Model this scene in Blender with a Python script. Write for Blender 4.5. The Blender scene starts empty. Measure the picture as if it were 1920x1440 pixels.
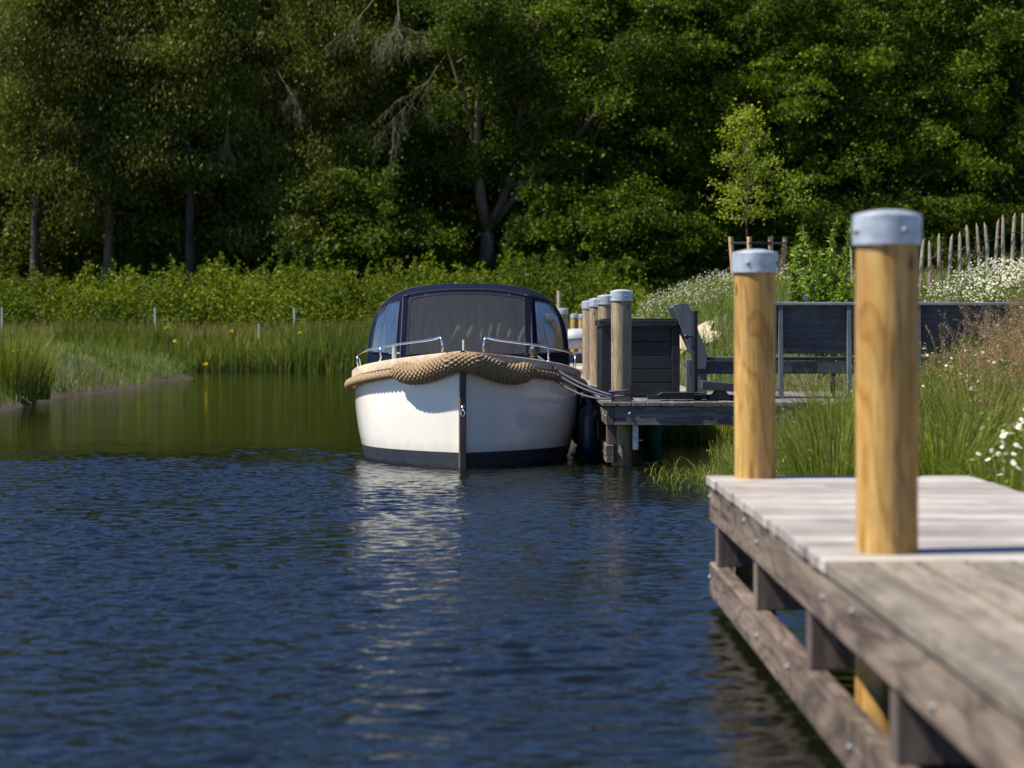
import bpy, math, random
import numpy as np
from mathutils import Vector, Matrix
S = bpy.context.scene
C = S.collection
R = math.radians
F_PX, VX, VY, EYE = 4000.0, 940.0, 615.0, 1.35      # focal length in photo pixels, vanishing point, eye height above the water

# ------------------------------------------------------------------ camera, sky, sun, exposure
cd = bpy.data.cameras.new('camera'); cam = bpy.data.objects.new('camera', cd); C.objects.link(cam)
cam.location = (0, 0, EYE); cam.rotation_euler = (R(90), 0, 0)
cd.sensor_width = 36; cd.lens = 75
cd.shift_x = (960 - VX) / 1920; cd.shift_y = -(720 - VY) / 1920
cd.clip_start = .1; cd.clip_end = 3000
cd.dof.use_dof = True; cd.dof.focus_distance = 21.0; cd.dof.aperture_fstop = 2.7
S.camera = cam
SUN_EL, SUN_AZ = R(56), R(-100)          # azimuth clockwise from +Y: from the left, a little behind the camera
sdir = Vector((math.sin(SUN_AZ) * math.cos(SUN_EL), math.cos(SUN_AZ) * math.cos(SUN_EL), math.sin(SUN_EL)))
w = bpy.data.worlds.new('World'); S.world = w; w.use_nodes = True
nt = w.node_tree; nt.nodes.clear()
sky = nt.nodes.new('ShaderNodeTexSky'); sky.sky_type = 'NISHITA'; sky.sun_disc = False
sky.sun_elevation = SUN_EL; sky.sun_rotation = SUN_AZ
sky.air_density = 1.0; sky.dust_density = 0.0; sky.ozone_density = 4.0; sky.altitude = 1200
bg = nt.nodes.new('ShaderNodeBackground'); bg.inputs[1].default_value = 0.085
wo = nt.nodes.new('ShaderNodeOutputWorld')
hs = nt.nodes.new('ShaderNodeHueSaturation'); hs.inputs['Saturation'].default_value = 1.15; hs.inputs['Hue'].default_value = .513
nt.links.new(sky.outputs[0], hs.inputs['Color']); nt.links.new(hs.outputs[0], bg.inputs[0]); nt.links.new(bg.outputs[0], wo.inputs[0])
sl = bpy.data.lights.new('sun', 'SUN'); sl.energy = 5.0; sl.angle = R(.55); sl.color = (1, .95, .86)
so = bpy.data.objects.new('sun', sl); C.objects.link(so)
so.rotation_euler = sdir.to_track_quat('Z', 'Y').to_euler()
S.view_settings.view_transform = 'Standard'; S.view_settings.look = 'None'
S.view_settings.exposure = 0.82; S.view_settings.gamma = 1
S.render.engine = 'CYCLES'
S.cycles.max_bounces = 8; S.cycles.transparent_max_bounces = 10; S.cycles.caustics_reflective = True
S.cycles.use_denoising = True; S.cycles.sample_clamp_indirect = 6

def at(px, py, d): return Vector(((px - VX) * d / F_PX, d, EYE - (py - VY) * d / F_PX))
def atx(px, d): return (px - VX) * d / F_PX
def sstep(a, b, x):
    t = np.clip((x - a) / (b - a), 0, 1); return t * t * (3 - 2 * t)

# ------------------------------------------------------------------ materials
def newmat(name):
    m = bpy.data.materials.new(name); m.use_nodes = True
    n = m.node_tree; n.nodes.clear()
    out = n.nodes.new('ShaderNodeOutputMaterial'); b = n.nodes.new('ShaderNodeBsdfPrincipled')
    n.links.new(b.outputs[0], out.inputs[0])
    return m, n, b, out
def nd(n, t, **kw):
    x = n.nodes.new(t)
    for k, v in kw.items():
        if k.startswith('i_'):
            key = k[2:]; key = int(key) if key.isdigit() else key
            x.inputs[key].default_value = v
        else: setattr(x, k, v)
    return x
def ramp(n, src, stops):
    r = n.nodes.new('ShaderNodeValToRGB'); e = r.color_ramp.elements
    while len(e) < len(stops): e.new(.5)
    for k, (p, c) in enumerate(stops):
        e[k].position = p; e[k].color = (*c, 1) if len(c) == 3 else c
    n.links.new(src, r.inputs[0]); return r
def coords(n, scale=(1, 1, 1), rot=(0, 0, 0)):
    tc = nd(n, 'ShaderNodeTexCoord'); mp = nd(n, 'ShaderNodeMapping'); mp.inputs['Scale'].default_value = scale
    mp.inputs['Rotation'].default_value = rot
    n.links.new(tc.outputs['Object'], mp.inputs[0]); return mp.outputs[0]
def noise(n, vec, scale, detail=4, rough=.55, dist=0):
    x = nd(n, 'ShaderNodeTexNoise'); x.inputs['Scale'].default_value = scale; x.inputs['Detail'].default_value = detail
    x.inputs['Roughness'].default_value = rough; x.inputs['Distortion'].default_value = dist
    n.links.new(vec, x.inputs['Vector']); return x.outputs[0]
def mixc(n, fac, a, b, mode='MIX'):
    x = nd(n, 'ShaderNodeMix', data_type='RGBA', blend_type=mode)
    for s, v in ((0, fac), (6, a), (7, b)):
        if hasattr(v, 'links') or hasattr(v, 'is_linked'): n.links.new(v, x.inputs[s])
        else: x.inputs[s].default_value = v if s == 0 else ((*v, 1) if len(v) == 3 else v)
    return x.outputs[2]
def math_(n, op, a, b=None, c=None):
    x = nd(n, 'ShaderNodeMath', operation=op)
    for k, v in enumerate((a, b, c)):
        if v is None: continue
        if hasattr(v, 'is_linked'): n.links.new(v, x.inputs[k])
        else: x.inputs[k].default_value = v
    return x.outputs[0]
def bump(n, b, h, strength=.5, dist=.01, prev=None):
    x = nd(n, 'ShaderNodeBump'); x.inputs['Strength'].default_value = strength; x.inputs['Distance'].default_value = dist
    n.links.new(h, x.inputs['Height'])
    if prev is not None: n.links.new(prev, x.inputs['Normal'])
    if b is not None: n.links.new(x.outputs[0], b.inputs['Normal'])
    return x.outputs[0]

def plain(name, col, rough=.5, metal=0, nscale=12, var=.25, bstr=.1, bdist=.003, coat=0, spec=.5):
    m, n, b, o = newmat(name)
    v = coords(n); f = noise(n, v, nscale, 6)
    lo = tuple(c * (1 - var) for c in col); hi = tuple(min(1, c * (1 + var)) for c in col)
    r = ramp(n, f, [(.3, lo), (.7, hi)]); n.links.new(r.outputs[0], b.inputs['Base Color'])
    rr = ramp(n, noise(n, v, nscale * 2.3, 5), [(.3, (rough * .8,) * 3), (.7, (min(1, rough * 1.25),) * 3)])
    n.links.new(rr.outputs[0], b.inputs['Roughness']); b.inputs['Metallic'].default_value = metal
    b.inputs['Coat Weight'].default_value = coat; b.inputs['Specular IOR Level'].default_value = spec
    if bstr: bump(n, b, noise(n, v, nscale * 3, 6), bstr, bdist)
    return m

def wood(name, dark, mid, light, axis='Z', scale=1.0, rough=.75, knots=True, cracks=.5, bdist=.004, grooves=None, stain=None):
    """weathered timber: grain stretched along the given axis, knot swirls, cracks"""
    m, n, b, o = newmat(name)
    st = {'X': (.06, 1, 1), 'Y': (1, .06, 1), 'Z': (1, 1, .06)}[axis]
    st2 = {'X': (.22, 1, 1), 'Y': (1, .22, 1), 'Z': (1, 1, .22)}[axis]
    v = coords(n, st); v2 = coords(n, st2); v0 = coords(n)
    fine = noise(n, v, 90 * scale, 8, .7)
    broad = noise(n, v, 14 * scale, 5, .6, .6)
    sw = noise(n, v2, 5 * scale, 3, .5, 1.2)
    rings = math_(n, 'FRACT', math_(n, 'MULTIPLY', sw, 9.0 if knots else 5.0))
    rr = ramp(n, rings, [(0, (.25,) * 3), (.5, (1,) * 3), (.92, (.75,) * 3), (1, (.2,) * 3)])
    f = math_(n, 'ADD', math_(n, 'MULTIPLY', fine, .45), math_(n, 'ADD', math_(n, 'MULTIPLY', broad, .4), math_(n, 'MULTIPLY', rr.outputs[0], .17)))
    col = ramp(n, f, [(.32, dark), (.5, mid), (.68, light)])
    ck = ramp(n, noise(n, v, 38 * scale, 3, .5, .3), [(.30, (1,) * 3), (.36, (0,) * 3)])
    c1 = mixc(n, math_(n, 'MULTIPLY', ck.outputs[0], cracks), col.outputs[0], tuple(c * .35 for c in dark))
    if knots:
        vo = nd(n, 'ShaderNodeTexVoronoi'); vo.inputs['Scale'].default_value = 5.5; vo.inputs['Randomness'].default_value = 1
        n.links.new(coords(n, tuple(1 if q == 1 else .45 for q in st)), vo.inputs['Vector'])
        kn = ramp(n, math_(n, 'ADD', vo.outputs['Distance'], math_(n, 'MULTIPLY', noise(n, v0, 30, 2), .05)), [(.085, (1,) * 3), (.12, (0,) * 3)])
        c1 = mixc(n, math_(n, 'MULTIPLY', kn.outputs[0], .75), c1, tuple(c * .6 for c in dark))
    pt = ramp(n, noise(n, v0, 2.2, 4, .6), [(.35, (.72,) * 3), (.65, (1.12,) * 3)])
    c2 = mixc(n, .8, c1, pt.outputs[0], 'MULTIPLY')
    gi = nd(n, 'ShaderNodeNewGeometry'); tone = ramp(n, gi.outputs['Random Per Island'], [(0, (.68,) * 3), (1, (1.15,) * 3)])
    c2 = mixc(n, 1.0, c2, tone.outputs[0], 'MULTIPLY')
    if stain:
        sp = ramp(n, noise(n, coords(n, tuple(1 - (1 - s) * .7 for s in st)), 6, 4, .6), [(.52, (0,) * 3), (.66, (1,) * 3)])
        c2 = mixc(n, math_(n, 'MULTIPLY', sp.outputs[0], stain[1]), c2, stain[0])
    n.links.new(c2, b.inputs['Base Color']); b.inputs['Roughness'].default_value = rough
    b.inputs['Specular IOR Level'].default_value = .35
    hgt = f
    if grooves:
        ax, per = grooves
        sx = nd(n, 'ShaderNodeSeparateXYZ'); n.links.new(v0, sx.inputs[0])
        g = math_(n, 'SINE', math_(n, 'MULTIPLY', sx.outputs[ax], 2 * math.pi / per))
        hgt = math_(n, 'ADD', hgt, math_(n, 'MULTIPLY', g, .5))
    bump(n, b, hgt, .6, bdist)
    return m

def leafmat(name, cols, trans=.35, gloss=.25, nscale=.35, ncol=None):
    """foliage: colour differs leaf by leaf, with slow drifts over the plant"""
    m, n, b, out = newmat(name)
    g = nd(n, 'ShaderNodeNewGeometry')
    r = ramp(n, g.outputs['Random Per Island'], [(k / (len(cols) - 1), c) for k, c in enumerate(cols)])
    col = r.outputs[0]
    v = coords(n)
    nz = ramp(n, noise(n, v, nscale, 3), [(.35, (.62, .66, .6)), (.65, (1.3, 1.22, 1.1))])
    col = mixc(n, .9, col, nz.outputs[0], 'MULTIPLY')
    if ncol:
        nf = ramp(n, noise(n, v, nscale * 1.7, 3), [(.5, (0,) * 3), (.68, (1,) * 3)])
        col = mixc(n, math_(n, 'MULTIPLY', nf.outputs[0], .6), col, ncol)
    n.links.new(col, b.inputs['Base Color']); b.inputs['Roughness'].default_value = .55
    b.inputs['Specular IOR Level'].default_value = gloss
    tr = nd(n, 'ShaderNodeBsdfTranslucent')
    tc = mixc(n, 1.0, col, (1.15, 1.25, .45), 'MULTIPLY'); n.links.new(tc, tr.inputs[0])
    mx = nd(n, 'ShaderNodeMixShader'); mx.inputs[0].default_value = trans
    n.links.new(b.outputs[0], mx.inputs[1]); n.links.new(tr.outputs[0], mx.inputs[2]); n.links.new(mx.outputs[0], out.inputs[0])
    return m

M = {}
M['post'] = wood('post_wood', (.14, .055, .012), (.52, .27, .055), (.80, .53, .18), 'Z', .8, .6, True, .65, stain=((.20, .13, .07), .55))
M['post_grey'] = wood('post_wood_weathered', (.10, .065, .04), (.34, .245, .15), (.56, .43, .28), 'Z', 1.0, .75, True, .4, stain=((.12, .10, .08), .4))
M['beamY'] = wood('beam_wood_long', (.035, .025, .019), (.115, .082, .06), (.33, .255, .195), 'Y', .5, .7, True, .6, stain=((.10, .065, .045), .4))
M['beamX'] = wood('beam_wood_cross', (.05, .042, .038), (.13, .11, .10), (.27, .24, .22), 'X', .8, .7, True, .5)
M['beamZ'] = wood('block_wood', (.05, .035, .03), (.12, .09, .075), (.24, .19, .16), 'Z', .8, .75, False, .4)
M['deckX'] = wood('deck_boards_cross', (.20, .165, .135), (.38, .335, .29), (.56, .51, .46), 'X', 1.2, .5, False, .35, .004, (1, .0105))
M['deckY'] = wood('deck_boards_long', (.10, .085, .06), (.21, .175, .13), (.33, .28, .215), 'Y', 1.2, .65, False, .35, .004, (0, .0105))
M['deck_dark'] = wood('deck_boards_dark', (.06, .055, .05), (.13, .12, .11), (.24, .225, .21), 'Y', 1.2, .7, False, .5, .004)
M['zinc'] = plain('galvanised_steel', (.50, .53, .56), .42, .55, 22, .28, .2)
M['bolt'] = plain('bolt_zinc', (.24, .245, .25), .5, .6, 30, .15, .05)
M['steel'] = plain('polished_steel', (.72, .72, .72), .12, 1, 30, .05, 0)
M['greypaint'] = wood('grey_painted_timber', (.025, .028, .030), (.060, .064, .068), (.11, .115, .12), 'X', 1.5, .55, True, .2, .002)
M['greypaint_lit'] = wood('grey_paint_sunlit', (.07, .08, .092), (.12, .14, .155), (.17, .195, .21), 'Z', 1.5, .55, True, .2, .002)  # sunlight on the bench uprights put into the colour, lighter than the boards
M['greyrail_sheen'] = wood('grey_rail_sky_sheen', (.16, .18, .20), (.26, .29, .31), (.34, .37, .39), 'X', 1.5, .5, False, .2, .002)  # sky reflection along the top rail put into its colour as paler grey
M['plastic'] = wood('black_resin_wood_print', (.010, .011, .013), (.020, .022, .026), (.034, .037, .042), 'X', 1.3, .42, True, .3, .004)
M['plasticZ'] = wood('black_resin_upright', (.010, .011, .013), (.022, .024, .028), (.036, .039, .045), 'Z', 1.3, .42, True, .3, .004)
M['iron'] = plain('dark_painted_iron', (.022, .025, .03), .4, .3, 20, .2, .05)
M['slab'] = plain('dark_paving_slab', (.03, .03, .033), .7, 0, 30, .25, .3)
M['gelcoat'] = plain('cream_gelcoat', (.82, .77, .66), .14, 0, 3, .03, .03, .004, .6)
_n = M['gelcoat'].node_tree; _b = _n.nodes['Principled BSDF']; _src = _b.inputs['Base Color'].links[0].from_socket
_sx = nd(_n, 'ShaderNodeSeparateXYZ'); _v = coords(_n); _n.links.new(_v, _sx.inputs[0])
_f = math_(_n, 'ADD', _sx.outputs[2], math_(_n, 'MULTIPLY', noise(_n, coords(_n, (6, 6, .8)), 2.5, 5, .7), .16))
_r = ramp(_n, _f, [(.20, (.75,) * 3), (.34, (0,) * 3)]); _n.links.new(mixc(_n, math_(_n, 'MULTIPLY', _r.outputs[0], .55), _src, (.42, .36, .24)), _b.inputs['Base Color'])
M['antifoul'] = plain('navy_antifouling', (.022, .025, .034), .5, 0, 9, .3, .15)
M['teak'] = wood('pale_teak', (.42, .30, .18), (.62, .47, .31), (.74, .60, .43), 'X', 1.2, .5, False, .2, .001)
M['stemwood'] = wood('dark_stem_timber', (.03, .024, .02), (.06, .05, .042), (.10, .085, .075), 'Z', 1.5, .5, False, .5, .002)
M['canvas'] = plain('navy_canvas', (.005, .008, .021), .9, 0, 60, .2, .25, .001, 0, .06)
M['tape'] = plain('navy_binding', (.008, .010, .018), .6, 0, 60, .2, .1, .001)
M['black'] = plain('black_rubber', (.012, .012, .013), .5, 0, 20, .3, .1)
M['fender'] = plain('blue_vinyl', (.006, .018, .045), .35, 0, 8, .15, .05)
M['cord'] = plain('violet_mooring_line', (.06, .057, .085), .7, 0, 60, .5, .6, .004)
M['dinghy'] = plain('grey_inflatable_fabric', (.36, .37, .39), .45, 0, 8, .12, .05)
M['dinghy_dark'] = plain('dark_grey_inflatable_fabric', (.09, .09, .10), .5, 0, 8, .12, .05)
M['white'] = plain('white_paint', (.42, .43, .40), .5, 0, 20, .1, .05)
M['stake'] = wood('cleft_chestnut', (.22, .15, .09), (.46, .35, .24), (.66, .55, .42), 'Z', 1.2, .8, True, .5, .006)
M['treestake'] = wood('pine_stake', (.30, .17, .08), (.48, .30, .15), (.6, .42, .24), 'Z', 1.0, .7, True, .3)
M['bark'] = wood('dark_bark', (.015, .012, .009), (.04, .032, .025), (.085, .07, .055), 'Z', .5, .9, False, .9, .03)
M['bark_warm'] = wood('warm_bark', (.04, .028, .018), (.10, .073, .05), (.20, .15, .105), 'Z', .5, .9, False, .8, .03)
M['deadwood'] = plain('dead_twigs', (.12, .12, .055), .9, 0, 10, .3, .1)
M['stem_green'] = plain('green_stem', (.10, .15, .03), .6, 0, 10, .3, .05)
M['teal'] = plain('teal_netting', (.02, .22, .13), .7, 0, 14, .4, .2)

# rope materials
m, n, b, o = newmat('manila_rope'); v = coords(n)
r = ramp(n, noise(n, v, 55, 6, .7), [(.3, (.15, .09, .045)), (.55, (.32, .21, .11)), (.75, (.48, .345, .21))])
n.links.new(r.outputs[0], b.inputs['Base Color']); b.inputs['Roughness'].default_value = .85
bump(n, b, noise(n, v, 160, 5, .7), .7, .004); M['rope'] = m

# clear vinyl of the canopy windows: half see-through, glossy, wrinkled
m, n, b, out = newmat('clear_vinyl'); v = coords(n, (1.4, 1, .3)); v1 = coords(n)
b.inputs['Base Color'].default_value = (.085, .085, .088, 1); b.inputs['Roughness'].default_value = .10
b.inputs['Coat Weight'].default_value = .5
h1 = noise(n, v, 5, 3, .5, .6); h2 = noise(n, v1, 26, 4, .6, .8)
hh = math_(n, 'ADD', h1, math_(n, 'MULTIPLY', h2, .12)); bump(n, b, hh, .55, .035)
tp = nd(n, 'ShaderNodeBsdfTransparent'); tp.inputs[0].default_value = (.55, .57, .60, 1)
mx = nd(n, 'ShaderNodeMixShader'); fr = nd(n, 'ShaderNodeFresnel'); fr.inputs[0].default_value = 1.5
fz = math_(n, 'ADD', math_(n, 'MULTIPLY', fr.outputs[0], .8), .42)
n.links.new(fz, mx.inputs[0]); n.links.new(tp.outputs[0], mx.inputs[1]); n.links.new(b.outputs[0], mx.inputs[2]); n.links.new(mx.outputs[0], out.inputs[0])
M['vinyl'] = m
M['vinyl_side'] = m.copy(); M['vinyl_side'].node_tree.nodes['Principled BSDF'].inputs['Base Color'].default_value = (.012, .016, .028, 1)
M['curtain'] = plain('grey_brown_curtain', (.11, .105, .095), .9, 0, 6, .2, .2)

# ground
m, n, b, o = newmat('bank_soil'); v = coords(n)
r = ramp(n, noise(n, v, 1.3, 8, .65), [(.3, (.028, .026, .012)), (.5, (.055, .06, .02)), (.7, (.085, .10, .03))])
r2 = ramp(n, noise(n, v, .35, 3), [(.45, (0,) * 3), (.65, (1,) * 3)])
sz_ = nd(n, 'ShaderNodeSeparateXYZ'); n.links.new(v, sz_.inputs[0]); mz = ramp(n, math_(n, 'ADD', sz_.outputs[2], math_(n, 'MULTIPLY', noise(n, v, 3, 4), .12)), [(.13, (1,) * 3), (.22, (0,) * 3)])
n.links.new(mixc(n, mz.outputs[0], mixc(n, r2.outputs[0], r.outputs[0], (.10, .075, .045)), (.075, .052, .028)), b.inputs['Base Color']); b.inputs['Roughness'].default_value = .95
bump(n, b, noise(n, v, 9, 8, .7), .8, .06); M['soil'] = m
M['sand'] = plain('pale_sand', (.36, .29, .18), .95, 0, 5, .15, .4, .02)
M['mud'] = plain('wet_mud', (.12, .085, .055), .7, 0, 5, .4, .8, .04)

# water
m, n, b, o = newmat('lake_water')
b.inputs['Base Color'].default_value = (.004, .005, .002, 1); b.inputs['IOR'].default_value = 1.333
b.inputs['Roughness'].default_value = .03; b.inputs['Specular IOR Level'].default_value = .5
tc = nd(n, 'ShaderNodeTexCoord'); ob = tc.outputs['Object']
def mapped(sc, rot=0):
    mp = nd(n, 'ShaderNodeMapping'); mp.inputs['Scale'].default_value = sc; mp.inputs['Rotation'].default_value = (0, 0, rot)
    n.links.new(ob, mp.inputs[0]); return mp.outputs[0]
sx = nd(n, 'ShaderNodeSeparateXYZ'); n.links.new(ob, sx.inputs[0])
edge = math_(n, 'ADD', sx.outputs[1], math_(n, 'MULTIPLY', math_(n, 'SUBTRACT', noise(n, mapped((.25, .6, 1)), 1, 3), .5), 7.0))
wind = nd(n, 'ShaderNodeMapRange'); wind.interpolation_type = 'SMOOTHSTEP'
n.links.new(edge, wind.inputs[0])
for k, vv in ((1, 20.0), (2, 24.5), (3, 1.0), (4, .6)): wind.inputs[k].default_value = vv
gust = ramp(n, noise(n, mapped((.3, .55, 1), .2), 1, 3), [(.3, (.6,) * 3), (.7, (1.1,) * 3)])
a1 = noise(n, mapped((5.5, 11, 1), .25), 1, 3, .5, .3)
a2 = noise(n, mapped((12, 22, 1), -.35), 1, 3, .5, .4)
a3 = noise(n, mapped((1.6, 2.6, 1), .5), 1, 2, .5, .2)
hh = math_(n, 'ADD', math_(n, 'MULTIPLY', a1, .006), math_(n, 'ADD', math_(n, 'MULTIPLY', a2, .006), math_(n, 'MULTIPLY', a3, .002)))
hh = math_(n, 'MULTIPLY', hh, math_(n, 'MULTIPLY', wind.outputs[0], gust.outputs[0]))
bump(n, b, hh, 1.0, 1.0); M['water'] = m

# foliage
M['leaf_oak'] = leafmat('oak_leaves', [(.018, .038, .004), (.045, .080, .006), (.095, .145, .009), (.19, .245, .015)], .3, .12, .3)
M['leaf_dark'] = leafmat('dark_leaves', [(.030, .048, .006), (.064, .096, .010), (.12, .155, .016)], .28, .1, .3)
M['leaf_olive'] = leafmat('olive_leaves', [(.055, .068, .012), (.105, .125, .018), (.19, .20, .035)], .3, .12, .3, (.10, .10, .035))
M['leaf_larch'] = leafmat('larch_needles', [(.05, .065, .010), (.10, .12, .015), (.15, .18, .022), (.20, .21, .045)], .25, .1, .25, (.085, .09, .035))
M['leaf_bright'] = leafmat('young_leaves', [(.18, .23, .010), (.26, .32, .015), (.36, .40, .03)], .4, .3, .6)
M['leaf_bramble'] = leafmat('bramble_leaves', [(.035, .058, .005), (.068, .104, .007), (.12, .158, .010), (.20, .235, .016)], .35, .12, .25)
M['leaf_bush'] = leafmat('willow_leaves', [(.10, .16, .012), (.17, .25, .018), (.25, .33, .03)], .4, .4, .6)
M['reed'] = leafmat('reed_blades', [(.05, .08, .010), (.10, .14, .016), (.17, .21, .028), (.27, .28, .06)], .35, .2, .25)
M['grass'] = leafmat('meadow_grass', [(.06, .09, .012), (.10, .15, .018), (.15, .20, .025), (.20, .22, .05)], .4, .3, .5, (.20, .17, .07))
M['rush'] = leafmat('rush_stems', [(.04, .07, .005), (.11, .16, .010), (.20, .26, .018), (.34, .37, .06)], .35, .4, .6)
M['drygrass'] = leafmat('dry_grass', [(.24, .17, .07), (.40, .31, .15), (.20, .18, .06)], .35, .2, .5)
M['seed'] = leafmat('reddish_seed_heads', [(.20, .11, .075), (.32, .20, .14), (.48, .34, .23)], .3, .2, .8)
M['moss'] = leafmat('mound_cover', [(.08, .12, .02), (.15, .2, .04), (.25, .3, .09)], .35, .2, .6)
M['petal'] = leafmat('white_petals', [(.72, .72, .66), (.8, .8, .76)], .3, .2, .6)
M['petal'].node_tree.nodes['Principled BSDF'].inputs['Roughness'].default_value = .6
M['yolk'] = leafmat('yellow_petals', [(.70, .48, .02), (.80, .58, .03)], .2, .2, .6)
M['bluepetal'] = leafmat('blue_petals', [(.04, .06, .55), (.08, .1, .7)], .2, .2, .6)

# ------------------------------------------------------------------ builders
ORG = {}
def org(p): return ORG.get(p.name, Vector((0, 0, 0))) if p is not None else Vector((0, 0, 0))
def tag(o, label=None, cat=None, group=None, kind=None):
    for k, v in (('label', label), ('category', cat), ('group', group), ('kind', kind)):
        if v: o[k] = v
    return o
def thing(name, loc, label, cat, group=None):
    o = bpy.data.objects.new(name, None); C.objects.link(o); o.location = loc; o.empty_display_size = .2
    ORG[o.name] = Vector(loc); return tag(o, label, cat, group)
def link(name, me, parent=None, loc=None):
    o = bpy.data.objects.new(name, me); C.objects.link(o)
    if parent is not None: o.parent = parent; ORG[o.name] = org(parent)
    else:
        L = Vector(loc) if loc is not None else Vector((0, 0, 0)); o.location = L; ORG[o.name] = L
    return o
def npmesh(name, V, Fq, mats, origin=(0, 0, 0), smooth=False, midx=None):
    V = np.asarray(V, dtype=np.float32) - np.asarray(origin, dtype=np.float32); Fq = np.asarray(Fq, dtype=np.int32)
    me = bpy.data.meshes.new(name); k = Fq.shape[1]
    me.vertices.add(len(V)); me.vertices.foreach_set('co', V.ravel())
    me.loops.add(Fq.size); me.loops.foreach_set('vertex_index', Fq.ravel())
    me.polygons.add(len(Fq)); me.polygons.foreach_set('loop_start', np.arange(0, Fq.size, k, dtype=np.int32))
    if smooth: me.polygons.foreach_set('use_smooth', np.ones(len(Fq), dtype=bool))
    if midx is not None: me.polygons.foreach_set('material_index', np.asarray(midx, dtype=np.int32))
    me.update(calc_edges=True)
    for mm in (mats if isinstance(mats, (list, tuple)) else [mats]): me.materials.append(mm)
    return me

class MB:
    def __init__(s): s.v = []; s.f = []; s.mi = []; s.cur = 0
    def add(s, vs, fs):
        b = len(s.v); s.v += [Vector(p) for p in vs]; s.f += [tuple(i + b for i in f) for f in fs]; s.mi += [s.cur] * len(fs); return s
    def box(s, x0, x1, y0, y1, z0, z1, mtx=None):
        vs = [Vector(p) for p in ((x0, y0, z0), (x1, y0, z0), (x1, y1, z0), (x0, y1, z0), (x0, y0, z1), (x1, y0, z1), (x1, y1, z1), (x0, y1, z1))]
        if mtx: vs = [mtx @ p for p in vs]
        return s.add(vs, [(3, 2, 1, 0), (4, 5, 6, 7), (0, 1, 5, 4), (1, 2, 6, 5), (2, 3, 7, 6), (3, 0, 4, 7)])
    def prism(s, poly, axis, a0, a1):
        """extrude a 2-D outline along axis ('x','y','z')"""
        def p3(u, v, a): return {'x': (a, u, v), 'y': (u, a, v), 'z': (u, v, a)}[axis]
        k = len(poly); vs = [p3(u, v, a0) for u, v in poly] + [p3(u, v, a1) for u, v in poly]
        fs = [tuple(range(k))[::-1], tuple(range(k, 2 * k))] + [(i, (i + 1) % k, k + (i + 1) % k, k + i) for i in range(k)]
        return s.add(vs, fs)
    def tube(s, path, rad, seg=8, cap=True, disp=None):
        path = [Vector(p) for p in path]; k = len(path)
        rad = rad if hasattr(rad, '__len__') else [rad] * k
        T = [(path[min(i + 1, k - 1)] - path[max(i - 1, 0)]).normalized() for i in range(k)]
        up = Vector((0, 0, 1)) if abs(T[0].z) < .9 else Vector((1, 0, 0))
        nrm = (up - T[0] * up.dot(T[0])).normalized(); vs = []
        for i in range(k):
            nrm = (nrm - T[i] * nrm.dot(T[i])).normalized(); bi = T[i].cross(nrm)
            for j in range(seg):
                a = 2 * math.pi * j / seg; rr = rad[i] + (disp(i, a) if disp else 0)
                vs.append(path[i] + (nrm * math.cos(a) + bi * math.sin(a)) * rr)
        fs = [(i * seg + j, i * seg + (j + 1) % seg, (i + 1) * seg + (j + 1) % seg, (i + 1) * seg + j) for i in range(k - 1) for j in range(seg)]
        if cap: fs += [tuple(range(seg))[::-1], tuple((k - 1) * seg + j for j in range(seg))]
        return s.add(vs, fs)
    def lathe(s, prof, c, seg=24, cap=True):
        """profile of (r, z) round the vertical through c"""
        c = Vector(c); vs = []; k = len(prof)
        for r_, z in prof:
            for j in range(seg):
                a = 2 * math.pi * j / seg; vs.append(c + Vector((r_ * math.cos(a), r_ * math.sin(a), z)))
        fs = [(i * seg + j, i * seg + (j + 1) % seg, (i + 1) * seg + (j + 1) % seg, (i + 1) * seg + j) for i in range(k - 1) for j in range(seg)]
        if cap: fs += [tuple(range(seg))[::-1], tuple((k - 1) * seg + j for j in range(seg))]
        return s.add(vs, fs)
    def ball(s, c, r, nx=12, ny=8, sc=(1, 1, 1)):
        c = Vector(c); vs = []
        for i in range(ny + 1):
            t = math.pi * i / ny
            for j in range(nx):
                a = 2 * math.pi * j / nx
                vs.append(c + Vector((r * math.sin(t) * math.cos(a) * sc[0], r * math.sin(t) * math.sin(a) * sc[1], r * math.cos(t) * sc[2])))
        return s.add(vs, [(i * nx + j, (i + 1) * nx + j, (i + 1) * nx + (j + 1) % nx, i * nx + (j + 1) % nx) for i in range(ny) for j in range(nx)])
    def build(s, name, mats, parent=None, smooth=False, bevel=0, loc=None, angle=None):
        L = org(parent) if parent is not None else Vector(loc) if loc is not None else Vector((0, 0, 0))
        me = bpy.data.meshes.new(name); me.from_pydata([p - L for p in s.v], [], s.f)
        for mm in (mats if isinstance(mats, (list, tuple)) else [mats]): me.materials.append(mm)
        me.polygons.foreach_set('material_index', s.mi)
        if smooth: me.shade_smooth()
        if angle:
            me.shade_smooth()
            me.set_sharp_from_angle(angle=R(angle))
        me.update(); o = link(name, me, parent, loc)
        if bevel:
            bm = o.modifiers.new('bevel', 'BEVEL'); bm.width = bevel; bm.segments = 2; bm.limit_method = 'ANGLE'
        return o

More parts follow.
